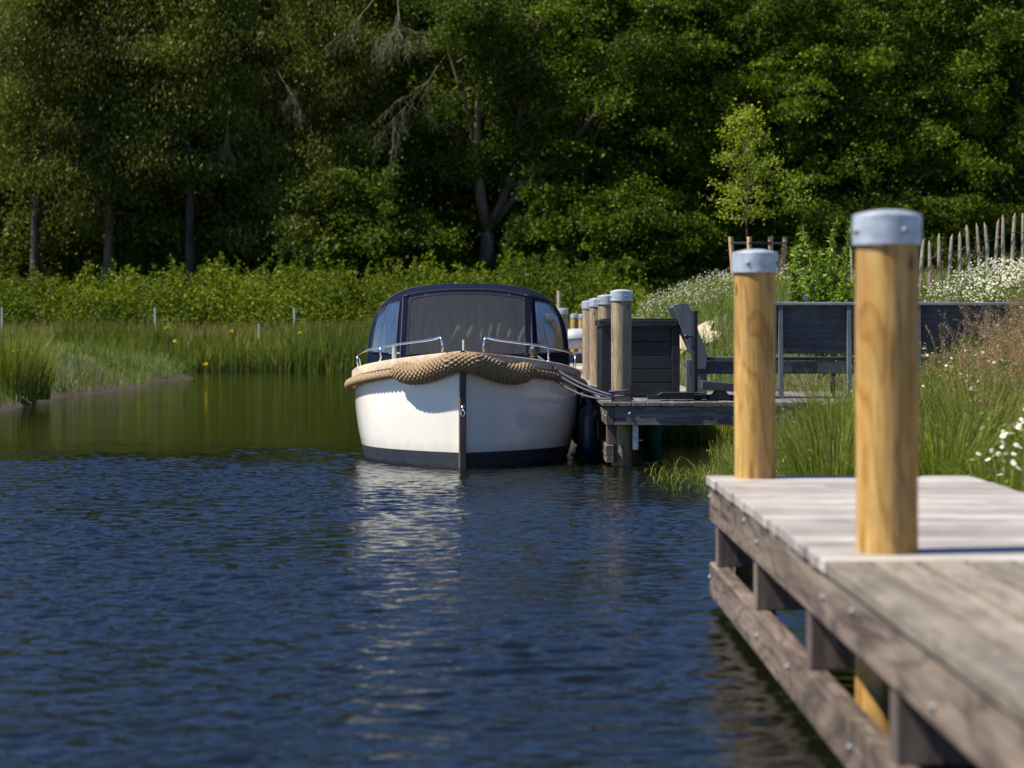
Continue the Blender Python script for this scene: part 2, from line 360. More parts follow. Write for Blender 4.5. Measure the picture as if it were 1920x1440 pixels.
def leaf_np(P, D, N, ln, wd):
    """one diamond-shaped leaf per point: P base points, D directions, N normals (all (n,3))"""
    D = D / np.linalg.norm(D, axis=1, keepdims=True)
    Sd = np.cross(D, N); Sd /= (np.linalg.norm(Sd, axis=1, keepdims=True) + 1e-9)
    ln = np.broadcast_to(ln, len(P))[:, None]; wd = np.broadcast_to(wd, len(P))[:, None]
    V = np.stack([P, P + D * ln * .45 + Sd * wd * .5, P + D * ln, P + D * ln * .45 - Sd * wd * .5], 1).reshape(-1, 3)
    return V, np.arange(len(V)).reshape(-1, 4)
def blade_np(P, H, lean, wd, rng, nseg=3, droop=.5):
    """curved grass blades; lean is the (n,2) horizontal travel of the tip"""
    k = len(P); H = np.broadcast_to(H, k); wd = np.broadcast_to(wd, k)
    ang = rng.uniform(0, np.pi, k); sd = np.stack([np.cos(ang) , .6 * np.sin(ang), 0 * ang], 1)
    rows = []
    for i in range(nseg + 1):
        t = i / nseg; c = P.copy()
        c[:, 0] += lean[:, 0] * t ** 1.8; c[:, 1] += lean[:, 1] * t ** 1.8
        L = np.hypot(lean[:, 0], lean[:, 1])
        c[:, 2] += H * t - droop * L * t ** 3
        ww = (wd * (1 - t) ** .7 * .5 + .0004)[:, None]
        rows += [c - sd * ww, c + sd * ww]
    V = np.stack(rows, 1); m_ = 2 * (nseg + 1)
    base = (np.arange(k) * m_)[:, None]
    Fq = np.concatenate([base + np.array([[2 * i, 2 * i + 1, 2 * i + 3, 2 * i + 2]]) for i in range(nseg)], 0)
    return V.reshape(-1, 3), Fq
def merge(parts):
    Vs, Fs, o = [], [], 0
    for V, Fq in parts: Vs.append(V); Fs.append(Fq + o); o += len(V)
    return np.concatenate(Vs), np.concatenate(Fs)
def rdir(rng, k):
    d = rng.normal(size=(k, 3)); return d / np.linalg.norm(d, axis=1, keepdims=True)

def copy_tree(o, loc, label=None, rz=None, sc=None):
    c = o.copy(); C.objects.link(c); c.location = loc; ORG[c.name] = Vector(loc)
    if label: c['label'] = label
    if rz is not None: c.rotation_euler = (0, 0, rz)
    if sc: c.scale = sc if hasattr(sc, '__len__') else (sc, sc, sc)
    for ch in o.children:
        p = ch.copy(); C.objects.link(p); p.parent = c
        for g in ch.children: q = g.copy(); C.objects.link(q); q.parent = p
    return c

# ------------------------------------------------------------------ terrain and water
def ground_h(x, y):
    x = np.asarray(x, float); y = np.asarray(y, float)
    wob = .18 * np.sin(y * .9) + .1 * np.sin(y * 2.3 + 1)
    # right bank
    sh = 1.98 + wob * .4 + .5 * sstep(3, 8, -y + 12) + 3.3 * sstep(19.8, 21.2, y) * sstep(26.4, 25.4, y) * sstep(3.9, 3.2, x)
    hr = np.clip(.38 * (x - sh), -.9, 2.7) + np.clip((y - 24) * .08, 0, 1.2) * sstep(0, 1.1, x - sh + .1)
    hr = hr + .05 * np.sin(x * 3 + y) * sstep(0, .6, x - sh)
    hr = np.minimum(hr, np.where(y < 22, 2.3, 1.72 + .3 * sstep(30, 36, y)))
    plat = sstep(19.9, 20.6, y) * sstep(25.0, 24.3, y) * sstep(5.6, 5.2, x)
    hr = np.where(plat > 0, hr * (1 - plat) + np.minimum(hr, .32) * plat, hr)
    hr = np.where(y > 46, hr * sstep(75, 46, y) + .5 * (1 - sstep(75, 46, y)), hr)
    hr = np.where((x < sh) & (y > 46), np.clip(.38 * (x - sh), -.9, 0), hr)
    # left mound
    shl = -8.35 - .25 * np.sin(y * .5) - sstep(57, 66, y) * 6
    hl = np.where((y > 28) & (y < 72), np.clip(.6 * (shl - x), -.9, .22 + .6 * sstep(64, 44, y)) * sstep(28, 34, y), -.9)
    # far shore
    hf = np.clip((y - (67 + .8 * np.sin(x * .5))) * .25, -.9, .5) + np.clip((y - 84) * .03, 0, 1.5)
    h = np.maximum(np.maximum(hr, hl), hf)
    return h
def axis(*seg):
    out = []
    for a, b_, st in seg: out += list(np.arange(a, b_, st))
    out.append(seg[-1][1]); return np.array(out)
xs = axis((-900, -60, 60), (-60, -14, 2), (-14, 1.5, .35), (1.5, 8, .15), (8, 30, 1), (30, 60, 3), (60, 900, 60))
ys = axis((-200, -10, 20), (-10, 5, 1), (5, 32, .22), (32, 72, .45), (72, 130, 2), (130, 1500, 60))
X, Y = np.meshgrid(xs, ys); Z = ground_h(X, Y)
nx, ny = len(xs), len(ys)
I = (np.arange(ny - 1)[:, None] * nx + np.arange(nx - 1)[None]).ravel()
gr = link('ground', npmesh('ground', np.stack([X, Y, Z], -1).reshape(-1, 3), np.stack([I, I + 1, I + nx + 1, I + nx], 1), M['soil'], smooth=True))
tag(gr, 'earth banks and floor of the pond', kind='structure')
WX0, WX1, WY0, WY1 = -7.2, 3.6, 2.4, 26.0
gx = np.arange(WX0, WX1 + .001, .0215); gy = np.arange(WY0, WY1 + .001, .0155); GX, GY = np.meshgrid(gx, gy)
rw = np.random.default_rng(9); GZ = np.zeros_like(GX); GX = GX.astype(np.float32); GY = GY.astype(np.float32); GZ = GZ.astype(np.float32)
for _ in range(64):
    lam = math.exp(rw.uniform(math.log(.055), math.log(.36))); th = R(90) + rw.normal() * .48; kk = 2 * math.pi / lam
    GZ += (.0108 * lam / (2 * math.pi) * 2.0) * np.sin(kk * (math.cos(th) * GX + math.sin(th) * GY) + rw.uniform(0, 6.28) + .5 * np.sin(GX * .9 + rw.uniform(0, 6)) )
patch = .95 + .42 * np.sin(GX * .8 + .5 * GY + 1) * np.sin(GY * .45 + .4 * GX) + .2 * np.sin(GX * 2.1 - GY * 1.3)
windy = sstep(24.2, 19.6, GY + .8 * np.sin(GX * .7) + .5 * np.sin(GX * 2.3 + GY * 1.5) + .35 * np.sin(GX * 5.1 - GY * 3)) * (1 - .75 * sstep(1.2, 2.2, GX))
brd = sstep(WX0, WX0 + 1, GX) * sstep(WX1, WX1 - 1, GX) * sstep(WY0, WY0 + .6, GY) * sstep(WY1, WY1 - 1.2, GY)
GZ = GZ * patch * (.13 + .87 * windy) * brd
def gridf(a_, b_): 
    I_ = (np.arange(b_ - 1)[:, None] * a_ + np.arange(a_ - 1)[None]).ravel(); return np.stack([I_, I_ + 1, I_ + a_ + 1, I_ + a_], 1)
fr_ = [((-300, -60), (WX0, 100)), ((WX1, -60), (300, 100)), ((WX0, -60), (WX1, WY0)), ((WX0, WY1), (WX1, 100))]
WXe, WYe = gx[-1], gy[-1]
fr_ = [((-300, -60), (WX0, 100)), ((WXe, -60), (300, 100)), ((WX0, -60), (WXe, WY0)), ((WX0, WYe), (WXe, 100))]
pw = [(np.stack([GX, GY, GZ], -1).reshape(-1, 3), gridf(len(gx), len(gy)))]
for (xa, ya), (xb, yb_) in fr_: pw.append((np.array([(xa, ya, 0), (xb, ya, 0), (xb, yb_, 0), (xa, yb_, 0)], float), np.array([[0, 1, 2, 3]])))
V, Fq = merge(pw)
tag(link('water', npmesh('water', V, Fq, M['water'], smooth=True)), 'dark pond water, blue and rippled near, calm and green far', kind='structure')
# pale sand path on the right bank
px_ = np.linspace(2.75, 3.35, 14); py_ = np.linspace(32.2, 34.6, 8); PX, PY = np.meshgrid(px_, py_)
PX = PX + .06 * np.sin(PY * 5)
I = (np.arange(7)[:, None] * 14 + np.arange(13)[None]).ravel()
tag(link('path', npmesh('path', np.stack([PX, PY, ground_h(PX, PY) + .05], -1).reshape(-1, 3), np.stack([I, I + 1, I + 15, I + 14], 1), M['sand'], smooth=True)), 'pale sand path on the right bank', kind='structure')

# ------------------------------------------------------------------ mooring posts
DECK = .63
def post_parts(t, mat, r=.1, top=1.08, bottom=-.9):
    L = org(t); b_ = MB(); pr = [(r * .99, z) for z in np.linspace(bottom, DECK + top - .02, 10)]
    b_.lathe([(r_ * (1 + .012 * math.sin(z * 5 + 1)), z) for r_, z in pr], (L.x, L.y, 0), 32)
    b_.build('shaft', mat, t, angle=40)
    c_ = MB(); zt = DECK + top; rc = r * 1.105
    c_.lathe([(rc, zt - .093), (rc, zt), (rc * .97, zt + .003), (rc * .75, zt + .010), (rc * .4, zt + .018), (.001, zt + .021)], (L.x, L.y, 0), 32, False)
    cap = c_.build('cap', M['zinc'], t, angle=14)
    for a in (-100, -15, 170):
        q = MB(); d = Vector((math.cos(R(a + 30)), math.sin(R(a + 30)), 0)); p = Vector((L.x, L.y, zt - .05)) + d * rc
        q.ball(p, .011, 8, 6); q.build('screw', M['bolt'], cap, smooth=True)
near_post = thing('mooring_post', (1.24, 6.86, DECK), 'yellow pine mooring post with zinc cap nearest the camera, largest and blurred', 'mooring post', 'wooden mooring posts')
post_parts(near_post, M['post'])
p2 = copy_tree(near_post, (1.222, 10.28, DECK), 'yellow pine mooring post at the far end of the near jetty', rz=.8)
grey_post = thing('mooring_post', (1.178, 20.95, DECK), 'weathered brown mooring post in front of the black deck box', 'mooring post', 'wooden mooring posts')
post_parts(grey_post, M['post_grey'])
for (px, d, lb) in ((1137.5, 24.2, 'weathered mooring post just behind the left corner of the deck box'),
                    (1120, 26.8, 'third weathered mooring post back from the corner of the bench platform'),
                    (1105.5, 29.3, 'fourth weathered post back, between the grey dinghy and the deck box'),
                    (1055, 41.0, 'lone distant mooring post right beside the boat canopy')):
    copy_tree(grey_post, (atx(px, d), d, DECK), lb, rz=px)
for px, d, lb in ((1077, 57.0, 'leftmost of the three short pale posts beyond the dinghy'), (1084, 58.5, 'middle one of the three short pale posts beyond the dinghy'), (1092, 57.5, 'rightmost of the three short pale posts beyond the dinghy')):
    copy_tree(near_post, (atx(px, d), d, DECK), lb, rz=px)

# ------------------------------------------------------------------ near jetty
def bolt(t, x, y, z, r=.010):
    q = MB(); q.tube([(x + .004, y, z), (x - .004, y, z)], r * 1.5, 10); q.ball((x - .005, y, z), r, 8, 6, (.7, 1, 1)); q.build('bolt', M['bolt'], t, angle=40)
NX0, NX1, NYE = 1.015, 2.29, 10.42
jt = thing('jetty', (1.6, 7.5, 0), 'near jetty of weathered boards on double edge beams, filling the lower right', 'jetty')
db = MB(); y = NYE; rnd = random.Random(4)
while y > 6.72:
    o_ = rnd.uniform(-.006, .006); db.box(NX0 - .012 + o_, NX1 + o_, y - .138, y, DECK - .042, DECK + rnd.uniform(-.001, .001)); y -= .147
db.build('deck', M['deckX'], jt, bevel=.004)
yj = y; db = MB(); x = NX0 - .012
while x < NX1 - .01:
    db.box(x, min(x + .126, NX1), -1.0, yj, DECK - .042, DECK + rnd.uniform(-.001, .001)); x += .147
db.build('lengthwise_deck', M['deckY'], jt, bevel=.004)
z1 = DECK - .046
for (za, zb) in ((z1 - .17, z1), (.05, .21)):
    for (ya, yb) in ((6.03, NYE - .02), (1.6, 6.026), (-1, 1.596)):
        b_ = MB(); b_.box(NX0, NX0 + .07, ya, yb, za, zb); b_.build('edge_beam', M['beamY'], jt, bevel=.006)
    b_ = MB(); b_.box(NX1 - .08, NX1 - .01, -1, NYE - .02, za, zb); b_.build('rear_beam', M['beamY'], jt, bevel=.006)
for y in (10.15, 8.6, 7.1, 5.55, 4.0, 2.6):
    b_ = MB(); b_.box(NX0 + .014, NX0 + .235, y, y + .10, .212, z1 - .172); b_.build('spacer_block', M['beamZ'], jt, bevel=.004)
    b_ = MB(); b_.box(NX0 + .24, NX1 - .085, y + .02, y + .09, z1 - .17, z1 - .004); b_.build('joist', M['beamX'], jt, bevel=.004)
for y, z in ((10.36, .53), (8.9, .545), (8.45, .50), (6.72, .50), (6.16, .53), (5.0, .46), (3.9, .5)): bolt(jt, NX0, y, z)
for y, z in ((10.36, .14), (8.45, .13), (7.55, .15), (6.2, .13), (5.0, .12)): bolt(jt, NX0, y, z)

# ------------------------------------------------------------------ bench platform and walkway behind
pf = thing('bench_platform', (3, 22.5, 0), 'weathered jetty platform on beams carrying the deck box and grey bench', 'jetty')
b_ = MB(); x = .985; rnd = random.Random(7)
while x < 5.2:
    b_.box(x, x + .136, 20.72 + rnd.uniform(-.008, .008), 24.2, DECK - .04, DECK + rnd.uniform(-.002, .002)); x += .1445
b_.build('deck', M['deck_dark'], pf, bevel=.004)
b_ = MB(); b_.box(1.1, 5.2, 20.735, 20.81, .405, .585); b_.build('front_beam', M['beamX'], pf, bevel=.005)
for za, zb in ((.405, .585), (.04, .21)):
    b_ = MB(); b_.box(1.02, 1.095, 20.74, 24.2, za, zb); b_.build('edge_beam', M['beamY'], pf, bevel=.005)
for y in (20.85, 22.4, 23.9):
    b_ = MB(); b_.box(1.03, 1.12, y, y + .1, .212, .403); b_.build('spacer_block', M['beamZ'], pf, bevel=.004)
q = MB(); q.ball((1.25, 20.733, .515), .02, 10, 8, (1, .5, 1)); q.build('bolt', M['bolt'], pf, smooth=True)
for y in (20.9, 21.3): bolt(pf, 1.018, y, .49); bolt(pf, 1.018, y, .12)
for X_ in (2.6, 4.0):
    b_ = MB(); b_.lathe([(.09, -.6), (.09, .40)], (X_, 20.9, 0), 20); b_.build('pile', M['post_grey'], pf, angle=40)
q = MB(); q.box(1.285, 1.34, 20.88, 20.89, .16, .40); q.box(1.29, 1.335, 20.89, 21.03, .355, .40); q.tube([(1.34, 20.885, .25), (1.385, 20.885, .25)], .006, 6)
q.build('bracket', M['zinc'], pf)
wk = thing('walkway', (1.6, 30, 0), 'narrow boarded walkway running back beside the moored boat', 'jetty')
b_ = MB(); y = 24.24
while y < 47: b_.box(.985, 2.25, y, y + .14, DECK - .04, DECK + rnd.uniform(-.002, .002)); y += .1455
b_.build('deck', M['deckX'], wk)
for za, zb in ((.405, .585), (.04, .21)):
    b_ = MB(); b_.box(1.02, 1.095, 24.21, 47, za, zb); b_.build('edge_beam', M['beamY'], wk, bevel=.005)
b_ = MB()
for k in range(5): b_.box(1.1, 1.9, 33 + k * .5, 33.42 + k * .5, DECK + .003, DECK + .09)
tag(b_.build('timber_stack', M['stake'], None, bevel=.02, loc=(1.5, 34, DECK)), 'low brown timbers lying on the walkway before the dinghy', 'timber')

# ------------------------------------------------------------------ deck box
BX0, BX1, BY0, BY1, BZ = 1.03, 1.845, 22.05, 23.0, DECK + .004
bx = thing('deck_box', (1.44, 22.5, DECK), 'black wood-look plastic deck box behind the weathered post', 'storage box')
b_ = MB(); b_.box(BX0 + .02, BX1 - .02, BY0 + .03, BY1 - .02, BZ, BZ + .738); b_.build('body', M['plastic'], bx)
for k in range(5):
    z0 = BZ + .012 + k * .142; b_ = MB(); b_.box(BX0 + .115, BX1 - .09, BY0 + .010, BY0 + .027, z0, z0 + .134); b_.build('board_panel', M['plastic'], bx, bevel=.006)
    b_ = MB(); b_.box(BX0 + .006, BX0 + .018, BY0 + .115, BY1 - .09, z0, z0 + .134); b_.build('board_panel', M['plastic'], bx, bevel=.006)
for xa, xb in ((BX0, BX0 + .11), (BX1 - .085, BX1)):
    b_ = MB(); b_.box(xa, xb, BY0, BY0 + .11, BZ, BZ + .735); b_.build('corner_post', M['plasticZ'], bx, bevel=.008)
b_ = MB(); b_.box(BX0, BX0 + .1, BY1 - .085, BY1, BZ, BZ + .735); b_.build('corner_post', M['plasticZ'], bx, bevel=.008)
b_ = MB(); b_.box(BX0 + .45, BX1 - .095, BY0 + .004, BY0 + .028, BZ + .705, BZ + .735); b_.build('handle_lip', M['plastic'], bx, bevel=.006)
b_ = MB(); b_.box(BX0 - .02, BX1 + .015, BY0 - .025, BY1 + .02, BZ + .74, BZ + .80); b_.prism([(BX0 - .005, BZ + .80), (BX1, BZ + .80), (BX1 - .04, BZ + .815), (BX0 + .04, BZ + .815)], 'y', BY0 - .01, BY1)
b_.build('lid', M['plastic'], bx, bevel=.008)

# ------------------------------------------------------------------ bench
bn = thing('corner_bench', (3.3, 22.4, DECK), 'long dark grey timber bench with slatted back standing on the platform', 'bench')
yb = 21.85
def bb(name, *a, mat='greypaint', bv=.004): b2 = MB(); b2.box(*a); return b2.build(name, M[mat], bn, bevel=bv)
zs = DECK + .42
for k in range(2): bb('back_board', 2.60, 5.35, yb + .03, yb + .06, DECK + .455 + k * .25, DECK + .455 + k * .25 + .2495)
bb('top_rail', 2.60, 5.35, yb - .03, yb + .08, DECK + .957, DECK + .985, mat='greyrail_sheen')
for X_ in (2.86, 3.56, 4.27, 4.97):
    b2 = MB(); b2.prism([(yb - .075, DECK + .003), (yb + .0, DECK + .003), (yb + .028, DECK + .955), (yb - .02, DECK + .955)], 'x', X_ - .022, X_ + .022); b2.build('upright', M['greypaint_lit'], bn, bevel=.003)
for X_ in (2.75, 3.44, 4.15): bb('leg', X_, X_ + .05, yb + .42, yb + .49, DECK + .003, zs - .145, mat='greypaint_lit')
for k in range(3): bb('seat_board', 2.05, 5.35, yb + .07 + k * .165, yb + .225 + k * .165, zs - .035, zs)
bb('apron', 2.0, 5.2, yb + .04, yb + .065, zs - .17, zs - .04)
# short wing on the left with its slanted end board
b2 = MB(); b2.prism([(1.75, DECK + .955), (1.885, DECK + .975), (1.91, DECK + .955), (2.10, DECK + .44), (2.08, DECK + .30), (1.98, DECK + .30)], 'y', yb - .12, yb - .07)
b2.build('end_board', M['greypaint_lit'], bn, bevel=.003)
b2 = MB(); b2.prism([(1.76, DECK + .93), (1.80, DECK + .955), (2.06, DECK + .42), (2.02, DECK + .40)], 'y', yb - .068, yb + .8)
b2.build('wing_back', M['greypaint'], bn, bevel=.003)
bb('leg', 1.89, 2.10, yb - .068, yb + .02, DECK + .003, DECK + .40, mat='greypaint_lit')
bb('end_apron', 1.92, 2.62, yb - .07, yb + .035, zs - .17, zs - .04)
for k in range(3): bb('seat_board', 2.12 + k * .175, 2.12 + k * .175 + .165, yb - .09, yb + .062, zs - .034, zs + .002)

# ------------------------------------------------------------------ parasol base
pb = thing('parasol_base', (1.95, 21.3, DECK), 'empty black parasol stand with upright pole and loose slabs before the bench', 'parasol base')
zb = DECK + .006; pxx = atx(1302.5, 21.35)
b2 = MB(); b2.tube([(pxx, 21.35, zb), (pxx, 21.35, zb + .88)], .028, 16); b2.lathe([(.033, .86), (.033, .885), (.001, .89)], (pxx, 21.35, zb), 16, False); b2.build('pole', M['iron'], pb, angle=40)
b2 = MB(); b2.tube([(pxx - .03, 21.33, zb + .63), (pxx - .075, 21.33, zb + .63)], .012, 8); b2.ball((pxx - .085, 21.33, zb + .63), .026, 10, 8); b2.build('knob', M['black'], pb, smooth=True)
b2 = MB(); b2.box(1.46, 2.5, 21.31, 21.39, zb, zb + .045); b2.box(pxx - .04, pxx + .04, 20.95, 21.75, zb + .048, zb + .062); b2.build('cross_foot', M['iron'], pb, bevel=.003)
b2 = MB(); b2.prism([(1.55, zb + .05), (1.60, zb + .075), (2.0, zb + .075), (2.04, zb + .05)], 'y', 21.05, 21.28); b2.build('slab', M['slab'], pb, bevel=.004)
b2 = MB(); mt = Matrix.Translation((pxx + .05, 21.05, zb + .17)) @ Matrix.Rotation(R(5), 4, 'Y')
b2.box(0, .50, 0, .45, -.06, .02, mt); b2.build('slab', M['slab'], pb, bevel=.004)
b2 = MB(); b2.prism([(2.05, zb + .003), (2.3, zb + .003), (2.22, zb + .09), (2.13, zb + .09)], 'y', 21.1, 21.3); b2.build('wedge', M['iron'], pb, bevel=.003)

# ------------------------------------------------------------------ the boat
BXc, BY = -.37, 20.6
bt = thing('motor_boat', (BXc, BY + 3, 0), 'cream open motor boat with navy canopy moored bow-on beside the jetty', 'boat')
LEN = 6.6
def railz(t): return .80 + .30 * max(0, 1 - t / 3.4) ** 1.7
def rail_w(t): return 1.19 * (1 - max(0, 1 - t / 2.6) ** 3.2) - .22 * max(0, (t - 4) / 2.6) ** 2
def wl_w(t): return 1.06 * (1 - max(0, 1 - t / 2.05) ** 2.7) - .25 * max(0, (t - 4) / 2.6) ** 2
def hull_pt(t, u, side, off=0):
    zr = railz(t); z = -.35 + (zr + .35) * u; uu = max(0, z) / zr
    a, c = wl_w(t), rail_w(t)
    w_ = a + (c - a) * uu ** .75 + .03 * math.sin(math.pi * uu) * min(1, t / 1.0)
    if z < 0: w_ = a * (1 - (-z / .35) * .35)
    tt = t - .07 * uu
    return Vector((BXc + side * (w_ + off), BY + tt, z))
NT, NU = 64, 22
def ts(i): return LEN * (i / NT) ** 1.8
def hull_mesh(u0f, u1f, mat, name):
    b2 = MB()
    for side in (-1, 1):
        vs = [hull_pt(ts(i), u0f(ts(i)) + (u1f(ts(i)) - u0f(ts(i))) * j / NU, side) for i in range(NT + 1) for j in range(NU + 1)]
        fs = [(i * (NU + 1) + j, (i + 1) * (NU + 1) + j, (i + 1) * (NU + 1) + j + 1, i * (NU + 1) + j + 1) for i in range(NT) for j in range(NU)]
        if side > 0: fs = [f[::-1] for f in fs]
        b2.add(vs, fs)
    # transom
    vs = [hull_pt(LEN, u0f(LEN) + (u1f(LEN) - u0f(LEN)) * j / NU, s_) for j in range(NU + 1) for s_ in (-1, 1)]
    b2.add(vs, [(2 * j, 2 * j + 1, 2 * j + 3, 2 * j + 2) for j in range(NU)])
    return b2.build(name, mat, bt, smooth=True)
def u_of(z): return lambda t: (z + .35) / (railz(t) + .35)
stripe_z = .145
hull_mesh(u_of(stripe_z), lambda t: 1.0, M['gelcoat'], 'hull')
hull_mesh(lambda t: 0.0, u_of(stripe_z - .002), M['antifoul'], 'underwater_hull')
# deck inside
b2 = MB(); vs = []; 
for i in range(NT + 1):
    t = ts(i); z = railz(t) - .05
    vs += [Vector((BXc - rail_w(t) + .02, BY + t - .07, z)), Vector((BXc, BY + t - .07, z + .03)), Vector((BXc + rail_w(t) - .02, BY + t - .07, z))]
b2.add(vs, [(i * 3 + j, i * 3 + j + 1, i * 3 + j + 4, i * 3 + j + 3) for i in range(NT) for j in range(2)])
b2.build('foredeck', M['gelcoat'], bt, smooth=True)
# teak gunwale: a band with height and top
b2 = MB()
for side in (-1, 1):
    vs = []
    for i in range(NT + 1):
        t = ts(i); zr = railz(t); w_ = rail_w(t)
        for (dw, dz) in ((.012, -.062), (.030, -.058), (.030, .018), (.018, .028), (-.10, .034), (-.10, -.03)):
            vs.append(Vector((BXc + side * max(.0, w_ + dw), BY + t - .07 - (.02 if i == 0 and dw > 0 else 0), zr + dz)))
    fs = [(i * 6 + j, (i + 1) * 6 + j, (i + 1) * 6 + j + 1, i * 6 + j + 1) for i in range(NT) for j in range(5)]
    if side > 0: fs = [f[::-1] for f in fs]
    b2.add(vs, fs)
b2.build('gunwale', M['teak'], bt, angle=50)
# stem
b2 = MB(); poly = [(BY - .115, 1.03), (BY - .045, -.35), (BY + .03, -.35), (BY + .0, 1.03)]
b2.prism(poly, 'x', BXc - .027, BXc + .031); sm = b2.build('stem', M['stemwood'], bt, bevel=.006)
b2 = MB(); b2.prism([(BY - .105, 1.02), (BY - .055, -.2), (BY + .02, -.2), (BY + .0, 1.02)], 'x', BXc - .040, BXc - .0285); b2.build('stem_lit_edge', M['teak'], sm)  # sunlit left edge of the stem, put in as a paler wood strip
ey = BY - .092
b2 = MB(); b2.tube([(BXc + .0 + .018 * math.sin(a), ey - .012 + .004 * math.cos(a), .53 + .032 * math.cos(a)) for a in np.linspace(0, 2 * math.pi, 16)], .006, 6); b2.box(BXc - .016, BXc + .016, ey - .008, ey + .01, .565, .60)
b2.build('towing_eye', M['steel'], sm, smooth=True)
# laid rope round the gunwale + plaited bow fender
def rail_path(t, side, out, down):
    return Vector((BXc + side * (rail_w(t) + out), BY + t - .07, railz(t) - down))
def arc_pts(t0, t1, side, out, down, step, nose=0):
    pts = [rail_path(t, side, out, down) for t in np.linspace(t0, t1, 2400)]
    res = [pts[0]]; acc = 0
    for a, c in zip(pts, pts[1:]):
        acc += (c - a).length
        if acc >= step: res.append(c); acc = 0
    return res
for side in (-1, 1):
    pts = arc_pts(.34, 6.5, side, .062, .12, .012); L_ = [0]
    for a, c in zip(pts, pts[1:]): L_.append(L_[-1] + (c - a).length)
    b2 = MB()
    for q in range(3):
        st = []
        for i, p in enumerate(pts):
            T_ = (pts[min(i + 1, len(pts) - 1)] - pts[max(i - 1, 0)]).normalized(); n1 = (Vector((0, 0, 1)) - T_ * T_.z).normalized(); n2 = T_.cross(n1)
            a = L_[i] / .19 * 2 * math.pi + q * 2 * math.pi / 3; st.append(p + (n1 * math.cos(a) + n2 * math.sin(a)) * .026)
        b2.tube(st, .0205, 9)
    b2.build('gunwale_rope', M['rope'], bt, smooth=True)
lt = [rail_path(t, -1, .080, .045 + .125 * sstep(0, .32, t)) for t in np.linspace(.50, .006, 160)]
rt = [rail_path(t, 1, .080, .045 + .125 * sstep(0, .32, t)) for t in np.linspace(.006, .50, 160)]
raw = lt + rt
for p in raw:    # swing the middle round the stem head
    dd = abs(p.x - BXc); p.z = 1.045 - .145 * float(sstep(-.05, .5, dd)) + .02 * float(sstep(.5, .64, dd))
    d = abs(p.x - BXc); p.y -= .075 * math.exp(-(d / .16) ** 2)
for _ in range(12):
    raw = [raw[0]] + [(raw[i - 1] + raw[i] * 2 + raw[i + 1]) / 4 for i in range(1, len(raw) - 1)] + [raw[-1]]
cum = [0]
for a, c in zip(raw, raw[1:]): cum.append(cum[-1] + (c - a).length)
Ltot = cum[-1]; res = []; j = 0; npt = int(Ltot / .0055)
for i in range(npt + 1):
    s_ = Ltot * i / npt
    while j < len(cum) - 2 and cum[j + 1] < s_: j += 1
    f_ = (s_ - cum[j]) / max(1e-9, cum[j + 1] - cum[j]); res.append(raw[j].lerp(raw[j + 1], min(1, f_)))
rad = [.062 + .034 * min(1, i / 22, (npt - i) / 22) - .012 * math.exp(-((i - npt / 2) / 22) ** 2) for i in range(npt + 1)]
def plait(i, a):
    p = i * .0055 / .027 * math.pi; q = a * 13
    return .019 * abs(math.sin((q + p) / 2) * math.sin((q - p) / 2)) ** .6 - .004
b2 = MB(); b2.tube(res, rad, 96, True, plait); b2.build('bow_fender', M['rope'], bt, smooth=True)
# handrails
for side in (-1, 1):
    ctrl = []
    def rp(t, h, inn=.03): return Vector((BXc + side * (rail_w(t) - inn), BY + t - .07, railz(t) + h))
    p0 = rp(.085, .03, .14); p0.x = BXc + side * .20
    top0 = p0 + Vector((0, 0, .15))
    ctrl = [p0, p0 + Vector((0, 0, .08)), p0 + Vector((0, .0, .125)), top0 + Vector((side * .012, .005, -.008)), top0 + Vector((side * .04, .02, 0.003))]
    for t in np.linspace(.2, 2.5, 22): ctrl.append(rp(t, .17 + .01 * t))
    ctrl += [rp(2.58, .16), rp(2.62, .10), rp(2.62, .03)]
    for _ in range(2): ctrl = [ctrl[0]] + [(ctrl[i - 1] + ctrl[i] * 3 + ctrl[i + 1]) / 5 for i in range(1, len(ctrl) - 1)] + [ctrl[-1]]
    b2 = MB(); b2.tube(ctrl, .0115, 10); hr = b2.build('handrail', M['steel'], bt, smooth=True)
    for t in (.88, 2.0):
        b2 = MB(); b2.tube([rp(t, .03), rp(t, .17 + .01 * t)], .010, 8); b2.lathe([(.022, 0), (.020, .012)], rp(t, .032), 12); b2.build('stanchion', M['steel'], hr, smooth=True)
b2 = MB(); b2.tube([(BXc + .005, BY + .12, 1.09), (BXc + .005, BY + .12, 1.235)], .017, 14); b2.build('flagstaff_socket', M['steel'], bt, angle=40)
p = Vector((BXc - .71, BY + .95, railz(.95)))
b2 = MB(); b2.tube([p, p + Vector((0, 0, .20))], .030, 16); b2.tube([p + Vector((-.055, 0, .13)), p + Vector((.055, 0, .13))], .009, 8); b2.build('bollard', M['steel'], bt, angle=40)
pr = Vector((BXc + .70, BY + .95, railz(.95)))
b2 = MB(); b2.lathe([(.036, 0), (.03, .05), (.03, .10), (.05, .13), (.055, .155), (.045, .185), (.02, .20), (.001, .202)], pr, 18, False)
b2.tube([pr + Vector((.036 * math.cos(a), .036 * math.sin(a), .02 + .004 * a)) for a in np.linspace(0, 18, 90)], .012, 6); b2.build('mooring_bollard', M['black'], bt, smooth=True)
